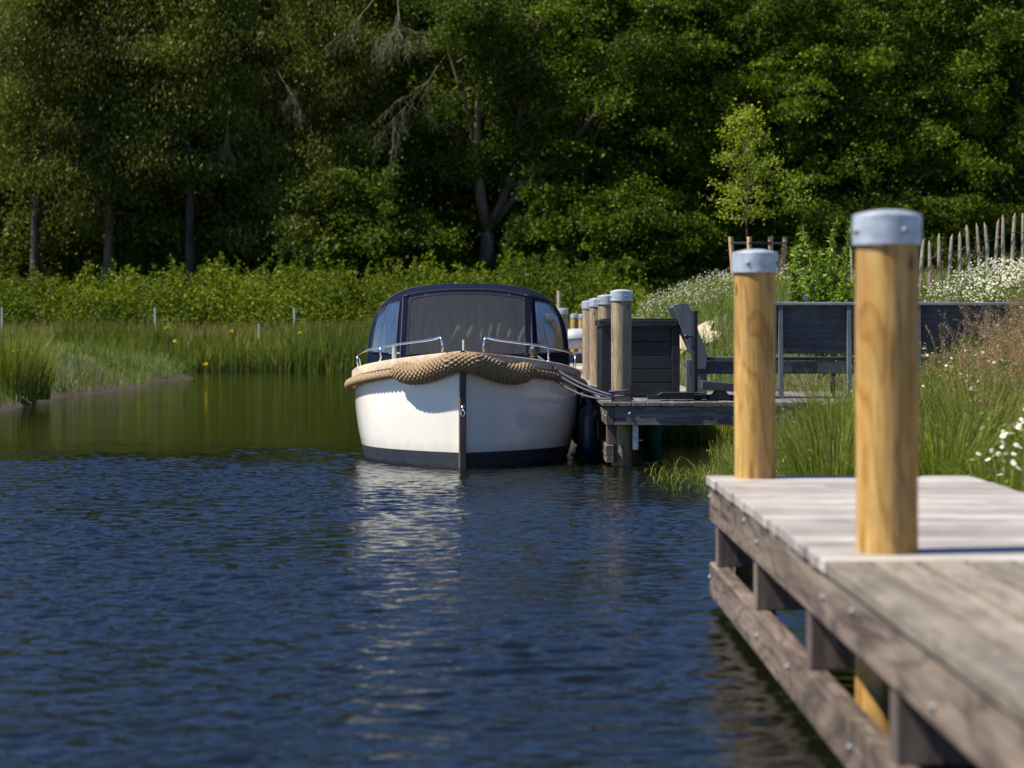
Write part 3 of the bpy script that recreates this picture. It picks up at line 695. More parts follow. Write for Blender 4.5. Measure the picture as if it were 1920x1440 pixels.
# canopy: front panel outline -> main hoop -> rear hoop
def front_pt(s):     # s in -1..1 round the front panel edge, starting bottom left
    a = abs(s); sg = -1 if s < 0 else 1
    if a > .55: f = (1 - a) / .45; z = .99 + f * .70; return Vector((sg * (.70 - .02 * f), 2.05 + .33 * f, z))
    f = a / .55; return Vector((sg * .68 * f, 2.38 - .03 * (f * f) , 1.69 + .075 * (1 - f ** 2.4)))
def hoop(s, t0, W=1.09, top=1.83, base=.83):
    a = abs(s); sg = -1 if s < 0 else 1; th = (1 - a) * math.pi / 2; p_ = 2 / 3.6
    x = W * max(0, math.cos(th)) ** p_; z = base + (top - base) * math.sin(th) ** p_ if th > 0 else base
    flare = .035 * (1 - (z - base) / (top - base))
    return Vector((sg * (x + flare), t0 + .12 * (z - base), z))
O = Vector((BXc, BY, 0))
NS = 60; ss = [-1 + 2 * i / NS for i in range(NS + 1)]
stations = [front_pt(s) for s in ss], [front_pt(s).lerp(hoop(s, 3.1), .35) + Vector((0, -.03, .03 * (1 - s * s))) for s in ss], [front_pt(s).lerp(hoop(s, 3.1), .7) + Vector((0, -.03, .03 * (1 - s * s))) for s in ss], [hoop(s, 3.1) for s in ss], [hoop(s, 4.4, 1.10, 1.86, .80) for s in ss], [hoop(s, 5.9, 1.0, 1.76, .80) for s in ss]
vs = [p + O for st in stations for p in st]; k = NS + 1
b2 = MB(); b2.add(vs, [(i * k + j, i * k + j + 1, (i + 1) * k + j + 1, (i + 1) * k + j) for i in range(len(stations) - 1) for j in range(NS)])
# front and rear panels as grids
def panel(f, n1=24, n2=10, flip=False):
    v_ = [f(i / n1, j / n2) for i in range(n1 + 1) for j in range(n2 + 1)]
    f_ = [(i * (n2 + 1) + j, (i + 1) * (n2 + 1) + j, (i + 1) * (n2 + 1) + j + 1, i * (n2 + 1) + j + 1) for i in range(n1) for j in range(n2)]
    return v_, [q[::-1] for q in f_] if flip else f_
def fpan(u, v, off=0):    # u across, v up
    s = (u * 2 - 1) * .55; top = front_pt(s); bx_ = (u * 2 - 1) * .70
    botp = Vector((bx_, 2.05 - .0 * (1 - (2 * u - 1) ** 2), .99)); p = botp.lerp(top, v)
    p.y -= .05 * math.sin(math.pi * u) + off; return p + O
# only the frame round the window is canvas
WU0, WU1, WV0, WV1 = .05, .95, .12, .945
def frame_panel(b2, f, u0, u1, v0, v1, a=(0, 1), c=(0, 1)):
    for (ua, ub, va, vb) in ((a[0], u0, c[0], c[1]), (u1, a[1], c[0], c[1]), (u0, u1, c[0], v0), (u0, u1, v1, c[1])):
        vv, ff = panel(lambda x, y: f(ua + (ub - ua) * x, va + (vb - va) * y), 12, 8); b2.add(vv, ff)
frame_panel(b2, fpan, WU0, WU1, WV0, WV1)
vs = [p + O for p in stations[-1]] + [Vector((0, 5.9, .8)) + O]; b2.add(vs, [(j, j + 1, k) for j in range(NS)])
cv = b2.build('canopy', M['canvas'], bt, angle=45)
# skirt
b2 = MB(); sk = []
for s in [-1 + .01 * i for i in range(0, 1)]: pass
def lip(poly, r, name, mat, par): b3 = MB(); b3.tube(poly, r, 8); return b3.build(name, mat, par, smooth=True)
def rounded(f, u0, u1, v0, v1, r=.08, n_=5, asp=1.0):
    pts = []
    for (cu, cvv, a0) in ((u1 - r, v1 - r * asp, 0), (u0 + r, v1 - r * asp, 90), (u0 + r, v0 + r * asp, 180), (u1 - r, v0 + r * asp, 270)):
        for i in range(n_ + 1):
            a = R(a0 + 90 * i / n_); pts.append((cu + r * math.cos(a), cvv + r * asp * math.sin(a)))
    out = []
    pts.append(pts[0])
    for (a, c) in zip(pts, pts[1:]):
        for q in range(4): out.append(f(a[0] + (c[0] - a[0]) * q / 4, a[1] + (c[1] - a[1]) * q / 4))
    out.append(out[0]); return out
vv, ff = panel(lambda x, y: fpan(WU0 - .01 + (WU1 - WU0 + .02) * x, WV0 - .015 + (WV1 - WV0 + .03) * y, .004), 24, 12)
b3 = MB(); b3.add(vv, ff); fw = b3.build('front_window', M['vinyl'], cv, smooth=True)
lip(rounded(lambda u, v: fpan(u, v, .008), WU0, WU1, WV0, WV1, .04, 5, 1.8), .0035, 'window_seam', M['tape'], cv)
# curtain folds hanging behind the front window
b3 = MB(); vs = []
for i in range(121):
    u = i / 120; x = (u * 2 - 1) * .64
    d = .03 * math.sin(u * 60 + 3 * math.sin(u * 9)) + .02 * math.sin(u * 23)
    vs += [Vector((x, 2.32 + d, 1.02)) + O, Vector((x, 2.52 + d * .5, 1.68)) + O]
b3.add(vs, [(2 * i, 2 * i + 2, 2 * i + 3, 2 * i + 1) for i in range(120)]); b3.build('curtain', M['curtain'], cv, smooth=True)
# side windows on the ruled surface between front panel and hoop
def sidep(side):
    def f(u, v, off=.006):      # u from front edge (0) to hoop (1), v up the side part
        a = 1 - v * .45; s = side * a
        p = front_pt(s).lerp(hoop(s, 3.1), u) + Vector((0, -.03, .03 * (1 - s * s))) * min(1, u / .35) * min(1, (1 - u) / .3)
        nrm = Vector((side * .75, -.6, .1)).normalized(); return p + nrm * off + O
    return f
for side in (-1, 1):
    f = sidep(side); b3 = MB(); vv, ff = panel(lambda x, y: f(.12 + .76 * x, .12 + .8 * y, .008), 14, 14, side > 0); b3.add(vv, ff); b3.build('side_window', M['vinyl_side'], cv, smooth=True)
    lip(rounded(lambda u, v: f(u, v, .012), .12, .88, .12, .92, .07), .006, 'window_seam', M['tape'], cv)
    def g(u, v, side=side):
        a = R(90 * .0); p = hoop(side * (1 - v * .5), 3.1).lerp(hoop(side * (1 - v * .5), 4.4, 1.10, 1.86, .80), u); return p + Vector((side * .008, 0, 0)) + O
    b3 = MB(); vv, ff = panel(lambda x, y: g(.08 + .8 * x, .2 + .7 * y), 12, 10, side > 0); b3.add(vv, ff); b3.build('side_window', M['vinyl_side'], cv, smooth=True)
    # zip seams
    lip([front_pt(side * s_).lerp(front_pt(side * s_), 0) + O + Vector((side * .004, -.006, 0)) for s_ in np.linspace(1, .5, 20)], .011, 'zip_seam', M['tape'], cv)
lip([hoop(s, 3.1) * 1.0 + Vector((0, 0, .004)) + O for s in ss], .009, 'hoop_seam', M['tape'], cv)
lip([front_pt(s) + Vector((0, -.004, .003)) + O for s in np.linspace(-.55, .55, 40)], .008, 'top_seam', M['tape'], cv)
for s in (-.36, -.09, .075, .37):
    q = MB(); p = front_pt(s) + O + Vector((0, -.03, -.028)); q.ball(p, .009, 8, 6); q.build('press_stud', M['steel'], cv, smooth=True)
# base coaming under the canopy
b2 = MB(); outl = [(-1.12, 5.9), (-1.13, 3.1), (-.72, 2.03), (.72, 2.03), (1.13, 3.1), (1.12, 5.9)]
vs = [Vector((x, y, .84 if y > 2.5 else .995)) + O for x, y in outl] + [Vector((x * 1.01, y - .02, .62 if y > 2.5 else .80)) + O for x, y in outl]
b2.add(vs, [(i, i + 1, 7 + i, 6 + i) for i in range(5)]); b2.build('canopy_skirt', M['canvas'], bt)
# lines and fenders
def sag(a, c, s_, k=16):
    a, c = Vector(a), Vector(c); return [a.lerp(c, i / k) - Vector((0, 0, s_ * 4 * (i / k) * (1 - i / k))) for i in range(k + 1)]
e = Vector((1.09, 20.86, DECK + .04))
b2 = MB()
for dz, dx, sg in ((.10, 0, .05), (.06, .01, .07), (.03, -.01, .11)): b2.tube(sag(pr + Vector((dx + .03, -.03, dz)), e + Vector((dx, 0, dz * .4 - .02)), sg), .0115, 8)
b2.tube([Vector((1.178 + .112 * math.cos(a), 20.95 + .112 * math.sin(a), DECK + .02 + .008 * a)) for a in np.linspace(0, 13, 80)], .011, 6)
tag(b2.build('mooring_line', M['cord'], None, smooth=True, loc=pr), 'violet doubled mooring line from the bow bollard to the weathered post', 'rope')
for (x, y, zt, lb) in ((.895, 21.9, .56, 'dark blue fender squeezed between the boat bow and the platform'), (.90, 24.6, .56, 'second dark blue fender, hanging farther back along the hull')):
    fe = thing('boat_fender', (x, y, .1), lb, 'fender', 'blue fenders along the boat')
    b2 = MB(); b2.lathe([(.001, -.02), (.04, 0), (.085, .05), (.10, .12), (.10, .42), (.085, .49), (.04, .54), (.022, .56), (.022, .60)], (x, y, zt - .58 + .03), 20, False); b2.build('body', M['fender'], fe, smooth=True)
    b2 = MB(); b2.tube(sag((x, y, zt + .04), (x - .14, y, .86), .0, 4), .007, 6); b2.build('lanyard', M['cord'], fe)

# inflatable dinghy on the walkway
dg = thing('rubber_dinghy', (1.55, 45, DECK), 'grey inflatable dinghy lying on the walkway beyond the boat', 'dinghy')
def utube(r, z, w_, ln):
    pts = [Vector((1.55 - w_, 46.6, z))] + [Vector((1.55 - w_ * math.cos(a), 44.2 - ln * math.sin(a), z + .12 * math.sin(a))) for a in np.linspace(0, math.pi, 22)] + [Vector((1.55 + w_, 46.6, z))]
    return pts
b2 = MB(); b2.tube(utube(.21, DECK + .38, .46, .8), .21, 20); b2.build('tube', M['dinghy'], dg, smooth=True)
b2 = MB(); b2.tube([p + Vector((0, 0, .02)) for p in [Vector((1.55 - .67 * math.cos(a), 44.2 - 1.01 * math.sin(a), DECK + .36 + .12 * math.sin(a))) for a in np.linspace(0, math.pi, 22)]], .022, 8); b2.build('rubbing_strake', M['dinghy_dark'], dg, smooth=True)
b2 = MB(); b2.prism([(1.55 - .5, DECK + .2), (1.55 - .3, DECK + .01), (1.55 + .3, DECK + .01), (1.55 + .5, DECK + .2)], 'y', 43.7, 46.5); b2.build('floor', M['dinghy_dark'], dg)

# ------------------------------------------------------------------ trees of the wood
def limb_path(p0, az, up, ln, droop, rng, k=7):
    pts = [Vector(p0)]; d = Vector((math.cos(az) * math.cos(up), math.sin(az) * math.cos(up), math.sin(up)))
    for i in range(k):
        d = (d + Vector((rng.normal() * .12, rng.normal() * .12, rng.normal() * .08 - droop / k))).normalized()
        pts.append(pts[-1] + d * ln / k)
    return pts
def clump_leaves(rng, c, rad, cnt, size, upbias=.8, hang=0):
    q = rdir(rng, cnt) * (rng.uniform(0, 1, (cnt, 1)) ** .45) * np.array(rad)
    # lumpy edge
    q *= (1 + .25 * np.sin(q[:, [0]] * 5 + c[0] * 3) * np.cos(q[:, [1]] * 4 + c[1]))
    P = q + np.array(c); P[:, 2] -= .25 * (q[:, 0] ** 2 + q[:, 1] ** 2) / max(rad[0], .1)
    N = rdir(rng, cnt) + np.array([0, 0, upbias]); D = rdir(rng, cnt) + np.array([0, 0, -hang])
    s = rng.uniform(.6, 1.3, cnt) * size
    return leaf_np(P, D, N, s, s * rng.uniform(.5, .85, cnt))
def tree_meshes(name, kind, H, seed, crown_from=.12, spread=3.2, nl=26, leaf=.13, per=300, trunk_r=.2, forks=None, trunkmat='bark', leafm='leaf_dark', clump=(.95, .38)):
    rng = np.random.default_rng(seed); tb = MB()
    tp = [Vector((0, 0, -.3))]; k = 14
    wob = Vector((0, 0, 0)); top = H * (.94 if kind != 'oak' else .8)
    for i in range(1, k + 1):
        wob += Vector((rng.normal() * .07, rng.normal() * .07, 0)); tp.append(Vector((wob.x, wob.y, top * i / k)))
    if forks:
        fz = forks[0]; kk = max(2, int(fz / top * k)); tp = tp[:kk + 1]
        tb.tube(tp, [trunk_r * (1 - .25 * i / kk) for i in range(kk + 1)], 10)
        stems = []
        for (az, up, ln) in forks[1]:
            pth = limb_path(tp[-1], az, up, ln, -.25, rng, 9); stems.append(pth); tb.tube(pth, [trunk_r * .55 * (1 - .85 * i / 9) for i in range(10)], 7)
        axes = stems
    else:
        tb.tube(tp, [trunk_r * (1.25 if i == 0 else 1 - .88 * i / k) for i in range(k + 1)], 10); axes = [tp]
    parts = []
    for L in range(nl):
        ax = axes[L % len(axes)]; f = crown_from + (1 - crown_from) * ((L + rng.uniform(0, 1)) / nl)
        q = f * (len(ax) - 1); i0 = min(int(q), len(ax) - 2); base = ax[i0].lerp(ax[i0 + 1], q - i0)
        az = L * 2.399 + rng.uniform(-.4, .4)
        if kind == 'larch':
            ln = spread * (1.05 - .75 * f) * rng.uniform(.7, 1.15); pth = limb_path(base, az, .05, ln, .35, rng)
        else:
            rel = abs(f - .45) / .6; ln = spread * math.sqrt(max(.12, 1 - rel * rel)) * rng.uniform(.65, 1.15)
            pth = limb_path(base, az, .35 + .5 * f, ln, .55, rng)
        r0 = max(.015, trunk_r * .28 * (1 - .6 * f)); tb.tube(pth, [r0 * (1 - .85 * i / 7) for i in range(8)], 5, False)
        for i in range(1, 8):
            for rep in range(2 if kind != 'larch' else 1):
                c = pth[i] + Vector((rng.normal() * .45, rng.normal() * .45, rng.normal() * .25))
                if rng.uniform() < .12: continue
                if kind == 'larch':
                    if i < 3 or (f < .55 and rng.uniform() < .45): continue
                    cnt = int(2.2 * per * rng.uniform(.4, 1.3)); dr = (pth[i] - pth[i - 1]).normalized()
                    q = rng.normal(size=(cnt, 3)) * np.array([.5, .5, .30]); P = q + np.array(c); P[:, 2] -= rng.uniform(0, .45, cnt) * rng.uniform(0, 1)
                    D = rdir(rng, cnt) * .6 + np.array([0, 0, -.8]); N = rdir(rng, cnt)
                    s = rng.uniform(.6, 1.4, cnt) * leaf; parts.append(leaf_np(P, D, N, s * 1.15, s * .34))
                else:
                    rr = clump[0] * float(np.clip(rng.lognormal(-.25, .45), .3, 1.6)) * (.6 + .4 * i / 7)
                    ax_ = rng.uniform(.55, 1.0); parts.append(clump_leaves(rng, c, (rr, rr * ax_, clump[1] * rng.uniform(.5, 1.6)), int(per * (rr / clump[0]) ** 1.5 * rng.uniform(.7, 1.3)) + 12, leaf * rng.uniform(.75, 1.25), .9 if kind == 'oak' else .4, .3))
    nf_ = 5000; A_ = np.array([p[0][0] for p in parts]); pk = A_[rng.integers(0, len(A_), nf_)] + rng.normal(size=(nf_, 3)) * .55   # loose leaves breaking the outlines
    s_ = rng.uniform(.5, 1.3, nf_) * leaf; parts.append(leaf_np(pk, rdir(rng, nf_), rdir(rng, nf_) + np.array([0, 0, .5]), s_, s_ * .7))
    V, Fq = merge(parts)
    crown = npmesh(name + '_crown', V, Fq, M[leafm])
    me = bpy.data.meshes.new(name + '_trunk'); me.from_pydata(tb.v, [], tb.f); me.materials.append(M[trunkmat]); me.shade_smooth(); me.update()
    return me, crown
def put_tree(name, meshes, loc, label, cat='tree', group=None, rz=0, sc=1.0):
    t = thing(name, loc, label, cat, group); t.rotation_euler = (0, 0, rz); t.scale = sc if hasattr(sc, '__len__') else (sc,) * 3
    for nm, me in zip(('trunk', 'crown'), meshes):
        o = bpy.data.objects.new(nm, me); C.objects.link(o); o.parent = t
    return t
def tl(px, d, dz=0):
    x = atx(px, d); return (x, d, float(ground_h(x, d)) + dz)
TA = tree_meshes('larch_a', 'larch', 17.5, 11, .40, 3.7, 46, .14, 240, .23, leafm='leaf_larch')
TB = tree_meshes('larch_b', 'larch', 17, 12, .30, 3.9, 48, .14, 240, .21, leafm='leaf_olive', trunkmat='bark_warm')
TC = tree_meshes('oak_a', 'oak', 17.5, 13, .10, 5.2, 46, .13, 190, .28, leafm='leaf_oak', clump=(.85, .30))
TD = tree_meshes('oak_b', 'oak', 17.5, 14, .06, 5.6, 48, .14, 190, .26, leafm='leaf_oak', clump=(.9, .26))
TE = tree_meshes('ash', 'ash', 17, 15, .10, 4.2, 34, .13, 230, .24, leafm='leaf_dark', clump=(.9, .5))
TF = tree_meshes('multi', 'ash', 17, 16, .16, 3.2, 46, .12, 200, .36, leafm='leaf_dark', trunkmat='bark_warm',
                 forks=(5.2, [(0.2, 1.15, 12), (2.8, 1.25, 12), (1.5, 1.4, 12), (4.2, 1.3, 11), (0.1, .75, 9)]), clump=(.8, .45))
TG = tree_meshes('under', 'oak', 7.5, 17, .03, 3.0, 24, .13, 260, .1, leafm='leaf_dark', clump=(.85, .35))
TH = tree_meshes('under2', 'oak', 7, 18, .03, 3.2, 24, .13, 260, .1, leafm='leaf_oak', clump=(.85, .32))
front = [
 (TA, 62, 81.6, 0.3, 1.0, 'larch_tree', 'straight dark bare-trunked tree nearest the left edge of the wood'),
 (TB, 200, 82.0, 1.3, 1.0, 'larch_tree', 'olive feathery conifer with pale brown trunk, second trunk from the left'),
 (TA, 360, 81.8, 2.6, 1.02, 'larch_tree', 'tall conifer whose dark trunk rises behind the left bramble bank'),
 (TE, 500, 86.5, 0.7, 1.0, 'broadleaf_tree', 'bushy green tree between the dark conifer trunk and the forked tree'),
 (TB, 590, 83, 4.0, .95, 'larch_tree', 'thin olive conifer showing a slender trunk left above the boat'),
 (TE, 720, 85.5, 3.7, .97, 'broadleaf_tree', 'green tree with drooping boughs just left of the forked trunk'),
 (TF, 905, 83.0, 0.0, 1.0, 'forked_tree', 'big tree with thick trunk forking into many stems above the boat'),
 (TC, 1120, 84.5, 0.5, 1.0, 'oak_tree', 'bright leafy oak right of the forked tree, above the row of posts'),
 (TD, 1330, 86.0, 2.1, 1.0, 'oak_tree', 'wide leafy oak behind the staked sapling'),
 (TC, 1545, 84.0, 3.5, .98, 'oak_tree', 'leafy oak reaching over the willow bush and the two yellow posts'),
 (TD, 1740, 85.0, 5.0, 1.0, 'oak_tree', 'leafy oak above the left end of the paling fence'),
 (TC, 1905, 83.5, 1.7, 1.0, 'oak_tree', 'leafy oak at the right edge of the picture above the daisies'),
]
TI = tree_meshes('under3', 'ash', 8.5, 19, .03, 2.8, 30, .12, 240, .09, leafm='leaf_olive', clump=(.7, .5))
for me, px, d, rz, sc, nm, lb in front: put_tree(nm, me, tl(px, d), lb, 'tree', None, rz, sc)
rnd = random.Random(21)
for row, (yy, xa, xb) in enumerate(((90.5, -34, 38), (96.5, -32, 36))):
    x = xa
    while x < xb:
        me = rnd.choice([TE, TE, TC, TD] if x > 0 else [TE, TA, TE, TB])
        put_tree('background_tree', me, (x, yy + rnd.uniform(-1.2, 1.2), float(ground_h(x, yy))), 'dark tree deep in the wood, seen only as foliage between the front trees', 'tree', 'trees deep in the wood', rnd.uniform(0, 6.28), rnd.uniform(.98, 1.1)); x += rnd.uniform(3.4, 4.6)
for x, me, lb in ((-26, TE, 0), (-31, TC, 0), (26, TC, 0), (31, TD, 0)):
    put_tree('background_tree', me, (x, 85, .5), 'dark tree deep in the wood, seen only as foliage between the front trees', 'tree', 'trees deep in the wood', x)
for px, d, me, sc, lb in ((130, 84.5, TG, .62, 'dark low shrub between the two leftmost trunks'), (285, 84.5, TG, .75, 'dark green shrub between the olive conifer and the dark conifer'),
                          (470, 84.5, TG, .7, 'dark shrub right of the dark conifer trunk'), (655, 81.5, TG, 1.0, 'tall green shrub above the left half of the boat'), (765, 82.6, TH, .85, 'leafy shrub left of the forked trunk base'),
                          (1035, 82, TG, .8, 'dark leafy shrub right of the forked trunk base'), (1160, 81, TH, .95, 'sunlit leafy shrub above the row of mooring posts'), (1290, 81.5, TH, .8, 'leafy shrub just left of the staked sapling'),
                          (1530, 81.5, TG, .8, 'dark shrub behind the willow bush'), (1680, 82, TG, .85, 'dark shrub behind the nearest mooring post'), (1830, 81.5, TH, .9, 'leafy shrub behind the paling fence')):
    put_tree('understorey_shrub', me, tl(px, d), lb, 'shrub', 'shrubs under the wood edge', px, sc)
for j, px in enumerate(range(-20, 640, 62)):
    d = 85.5 + (j % 3) * .8; put_tree('understorey_shrub', (TI, TG)[j % 3 == 1], tl(px + 13 * (j % 2), d), 'olive green bush filling the shade between and behind the left trunks', 'shrub', 'bushes in the shade of the left trunks', j * 1.7, .95 + .12 * (j % 4))
# far wall of the wood closing the gaps
rng = np.random.default_rng(5)
k = 120000; P = np.stack([rng.uniform(-45, 48, k), rng.uniform(100, 108, k), rng.uniform(0, 21, k)], 1)
P[:, 2] *= 1 - .08 * np.abs(np.sin(P[:, 0] * .7)); s = rng.uniform(.3, .8, k)
V, Fq = leaf_np(P, rdir(rng, k), rdir(rng, k), s, s * .8)
tag(link('forest', npmesh('forest', V, Fq, M['leaf_dark'])), 'dark depth of the wood behind all the trunks', 'forest', kind='stuff')

# dead hanging bough left of the forked trunk
dt = MB(); rr = random.Random(8)
def drop(p, d, ln, r, depth):
    pts = [Vector(p)]; d = Vector(d).normalized()
    for i in range(5):
        d = (d + Vector((rr.gauss(0, .22), rr.gauss(0, .25), -.16 + rr.gauss(0, .2)))).normalized(); pts.append(pts[-1] + d * ln / 5)
        if depth and i > 0:
            for _ in range(3 if depth > 1 else 4): drop(pts[-1], d + Vector((rr.gauss(0, .8), rr.gauss(0, .8), -.5)), ln * rr.uniform(.3, .55), r * .5, depth - 1)
    dt.tube(pts, [r * (1 - .12 * i) for i in range(6)], 4, False)
for px, py, dx, dz, ln in ((846, 60, -.8, -.1, 2.6), (842, 95, -.35, -.7, 3.4), (700, 0, -.6, -.6, 1.8), (745, -15, .3, -.9, 2.0), (430, 205, -.3, -.8, 1.8), (520, 130, .5, -.7, 1.8)):
    drop(at(px, py, 80.6), (dx, rr.uniform(-.2, .2), dz), ln, .026, 2)
tag(dt.build('dead_boughs', M['deadwood'], None, loc=at(820, 80, 80.6)), 'pale bare twiggy boughs hanging down in front of the wood', 'branch')

# ------------------------------------------------------------------ bramble bank, reeds, far grass
rng = np.random.default_rng(31)
def bram_top(x): return 2.55 + .18 * np.sin(x * .55 + 1) + .14 * np.sin(x * 1.7) + .12 * np.sin(x * 4.1) + .25 * sstep(-12, -6, x) - 1.0 * sstep(2.5, 7, x)
xs_ = np.linspace(-24, 9, 120); ys_ = np.linspace(73.5, 80.5, 10)
k = 300000; x = rng.uniform(-24, 8.5, k); u = rng.uniform(0, 1, k)
yy = 73.3 + 6.5 * u ** 2; prof = np.sqrt(np.clip(1 - ((76.8 - yy) / 3.7) ** 2, 0, 1)); zt = bram_top(x) * prof + .25 * np.sin(x * 2.3 + yy * 1.9)
z = .4 + zt * (rng.uniform(0, 1, k) ** .35)
P = np.stack([x, yy, z], 1) + rng.normal(size=(k, 3)) * .12
N = rdir(rng, k) + np.array([-.2, -.3, .9]); s = rng.uniform(.055, .125, k)
parts = [leaf_np(P, rdir(rng, k), N, s, s * .8)]
# upright shoots that give the ragged top
for j in range(420):
    x0 = rng.uniform(-24, 8); y0 = rng.uniform(75, 79.5); h0 = rng.uniform(.3, 1.0); cnt = int(50 * h0 + 15)
    zz = rng.uniform(-.3, h0, cnt); P = np.stack([x0 + rng.normal(size=cnt) * .1 * (1.3 - zz / h0) + zz * rng.normal() * .25, y0 + rng.normal(size=cnt) * .12, .35 + bram_top(x0) * math.sqrt(max(0, 1 - ((76.8 - y0) / 3.7) ** 2)) + zz], 1)
    s = rng.uniform(.07, .15, cnt); parts.append(leaf_np(P, rdir(rng, cnt), rdir(rng, cnt) + np.array([0, -.3, .5]), s, s * .7))
V, Fq = merge(parts)
tag(link('undergrowth', npmesh('undergrowth', V, Fq, M['leaf_bramble'])), 'sunlit bank of brambles along the foot of the wood', 'undergrowth', kind='stuff')
k = 26000; x = rng.uniform(-16, 7, k); y = 66.6 + .8 * np.sin(x * .5) + rng.uniform(0, 1, k) ** 1.3 * 3.5
P = np.stack([x, y, np.maximum(ground_h(x, y), -.1)], 1); H = rng.uniform(.6, 1.15, k) * (1 + .15 * np.sin(x * .9) + .1 * np.sin(x * 2.7))
V, Fq = blade_np(P, H, rng.normal(size=(k, 2)) * .12, rng.uniform(.02, .06, k), rng)
tag(link('reeds', npmesh('reeds', V, Fq, M['reed'])), 'belt of green reeds standing in the water below the bramble bank', 'reeds', kind='stuff')
k = 26000; x = rng.uniform(-24, 12, k); y = rng.uniform(69, 74.5, k); P = np.stack([x, y, ground_h(x, y)], 1)
V, Fq = blade_np(P, rng.uniform(.6, 1.3, k), rng.normal(size=(k, 2)) * .2, rng.uniform(.015, .03, k), rng)
mi = np.repeat(0, len(Fq)); cid = Fq[:, 0] // 8; pick = rng.uniform(size=k) < .65; mi = pick[cid].astype(int)
tag(link('grass', npmesh('tall_grass', V, Fq, [M['grass'], M['drygrass']], midx=mi)), 'brownish tall grass strip between reeds and brambles', 'grass', kind='stuff')
for px, lb in ((4, 'thin white marker stake at the far left before the brambles'), (291, 'thin white marker stake behind the left end of the reeds'), (552, 'thin white marker stake nearest the boat, before the brambles')):
    b2 = MB(); a = at(px, 600, 72.5); b2.tube([(a.x, a.y, .4), (a.x, a.y, 2.05)], .032, 8); tag(b2.build('marker_stake', M['white'], None, loc=(a.x, a.y, .5)), lb, 'stake', 'white marker stakes')
b2 = MB(); a = at(486, 620, 69.4); b2.tube([(a.x, a.y, .2), (a.x, a.y, 1.48)], .03, 8); tag(b2.build('marker_stake', M['white'], None, loc=(a.x, a.y, .2)), 'short white stake standing inside the reed belt', 'stake', 'white marker stakes')
b2 = MB(); a = at(271, 600, 71.5); b2.tube([(a.x, a.y, .3), (a.x, a.y, 1.75)], .05, 8); tag(b2.build('fence_post', M['bark'], None, loc=(a.x, a.y, .5)), 'short dark post beside the white stake behind the reeds', 'post')
b2 = MB(); a = at(1048, 560, 72); b2.tube([(a.x, a.y, .5), (a.x, a.y, 2.6)], .06, 8); tag(b2.build('fence_post', M['stake'], None, loc=(a.x, a.y, .5)), 'distant brown post just right above the boat canopy', 'post')

# ------------------------------------------------------------------ left mound
k = 42000; x = rng.uniform(-15, -8.1, k); y = rng.uniform(32, 68, k); h = ground_h(x, y); ok = (h > .03); x, y, h = x[ok], y[ok], h[ok]
P = np.stack([x, y, h], 1); k = len(P); V, Fq = blade_np(P, rng.uniform(.12, .42, k) * (1 + .55 * np.sin(x * 2.1 + y * .7) * np.sin(y * 1.3)) * (1 + .6 * sstep(50, 66, y)), rng.normal(size=(k, 2)) * .12, rng.uniform(.008, .018, k), rng)
pick = rng.uniform(size=k) < .22
tag(link('grass', npmesh('mound_grass', V, Fq, [M['moss'], M['grass']], midx=pick[Fq[:, 0] // 8].astype(int))), 'short grass and weeds covering the left mound', 'grass', kind='stuff')
def tussock(name, loc, n_, H, spread, lean, label, mats=('rush',), cat='rushes', group=None, wd=(.006, .011), seed=0, parts=None):
    rg = np.random.default_rng(seed); L = Vector(loc); a = rg.uniform(0, 2 * np.pi, n_); r_ = spread * np.sqrt(rg.uniform(0, 1, n_))
    P = np.stack([L.x + r_ * np.cos(a), L.y + r_ * np.sin(a), np.full(n_, L.z - .03)], 1)
    ln = np.stack([np.cos(a), np.sin(a)], 1) * (lean * rg.uniform(.1, 1.1, n_))[:, None] + rg.normal(size=(n_, 2)) * lean * .15
    V, Fq = blade_np(P, rg.uniform(.55, 1.05, n_) * H, ln, rg.uniform(*wd, n_), rg, 4, .35)
    me = npmesh(name, V, Fq, [M[m_] for m_ in mats], L, midx=(rg.uniform(size=n_) < .15)[Fq[:, 0] // 10].astype(int) if len(mats) > 1 else None)
    return tag(link(name, me, None, L), label, cat, group)
for j, (px, py, d, H, lb) in enumerate(((18, 0, 37.5, 1.32, 'tall rush tussock at the left edge of the picture'), (52, 0, 38.8, 1.15, 'rush tussock leaning over the water, left of the mound'), (150, 0, 44.5, .5, 'low yellow-green rush tuft at the foot of the mound'))):
    x = atx(px, d); h = max(.0, float(ground_h(x, d))); tussock('rush_clump', (x, d, h if j < 2 else .02), (1500, 1200, 260)[j], H, (.55, .4, .15)[j], (.4, .38, .14)[j], lb, ('rush', 'drygrass') if j < 2 else ('rush',), 'rushes', 'rush tussocks on the left shore', (.008, .016), j)
b2 = MB(); a = at(337, 707, 57); b2.tube([(a.x, a.y, -.05), (a.x + .05, a.y, .12), (a.x + .12, a.y, .22)], [.05, .035, .015], 6)
tag(b2.build('driftwood', M['bark'], None, loc=(a.x, a.y, 0)), 'dark snag of wood sticking up at the tip of the mound', 'driftwood')
b2 = MB(); a = at(360, 948, 1.35 * 4000 / 333); b2.tube([(a.x, a.y, -.03), (a.x, a.y, .03), (a.x + .006, a.y, .045)], [.006, .005, .003], 5)
tag(b2.build('floating_twig', M['bark'], None, loc=(a.x, a.y, 0)), 'tiny dark twig poking out of the open blue water', 'twig')
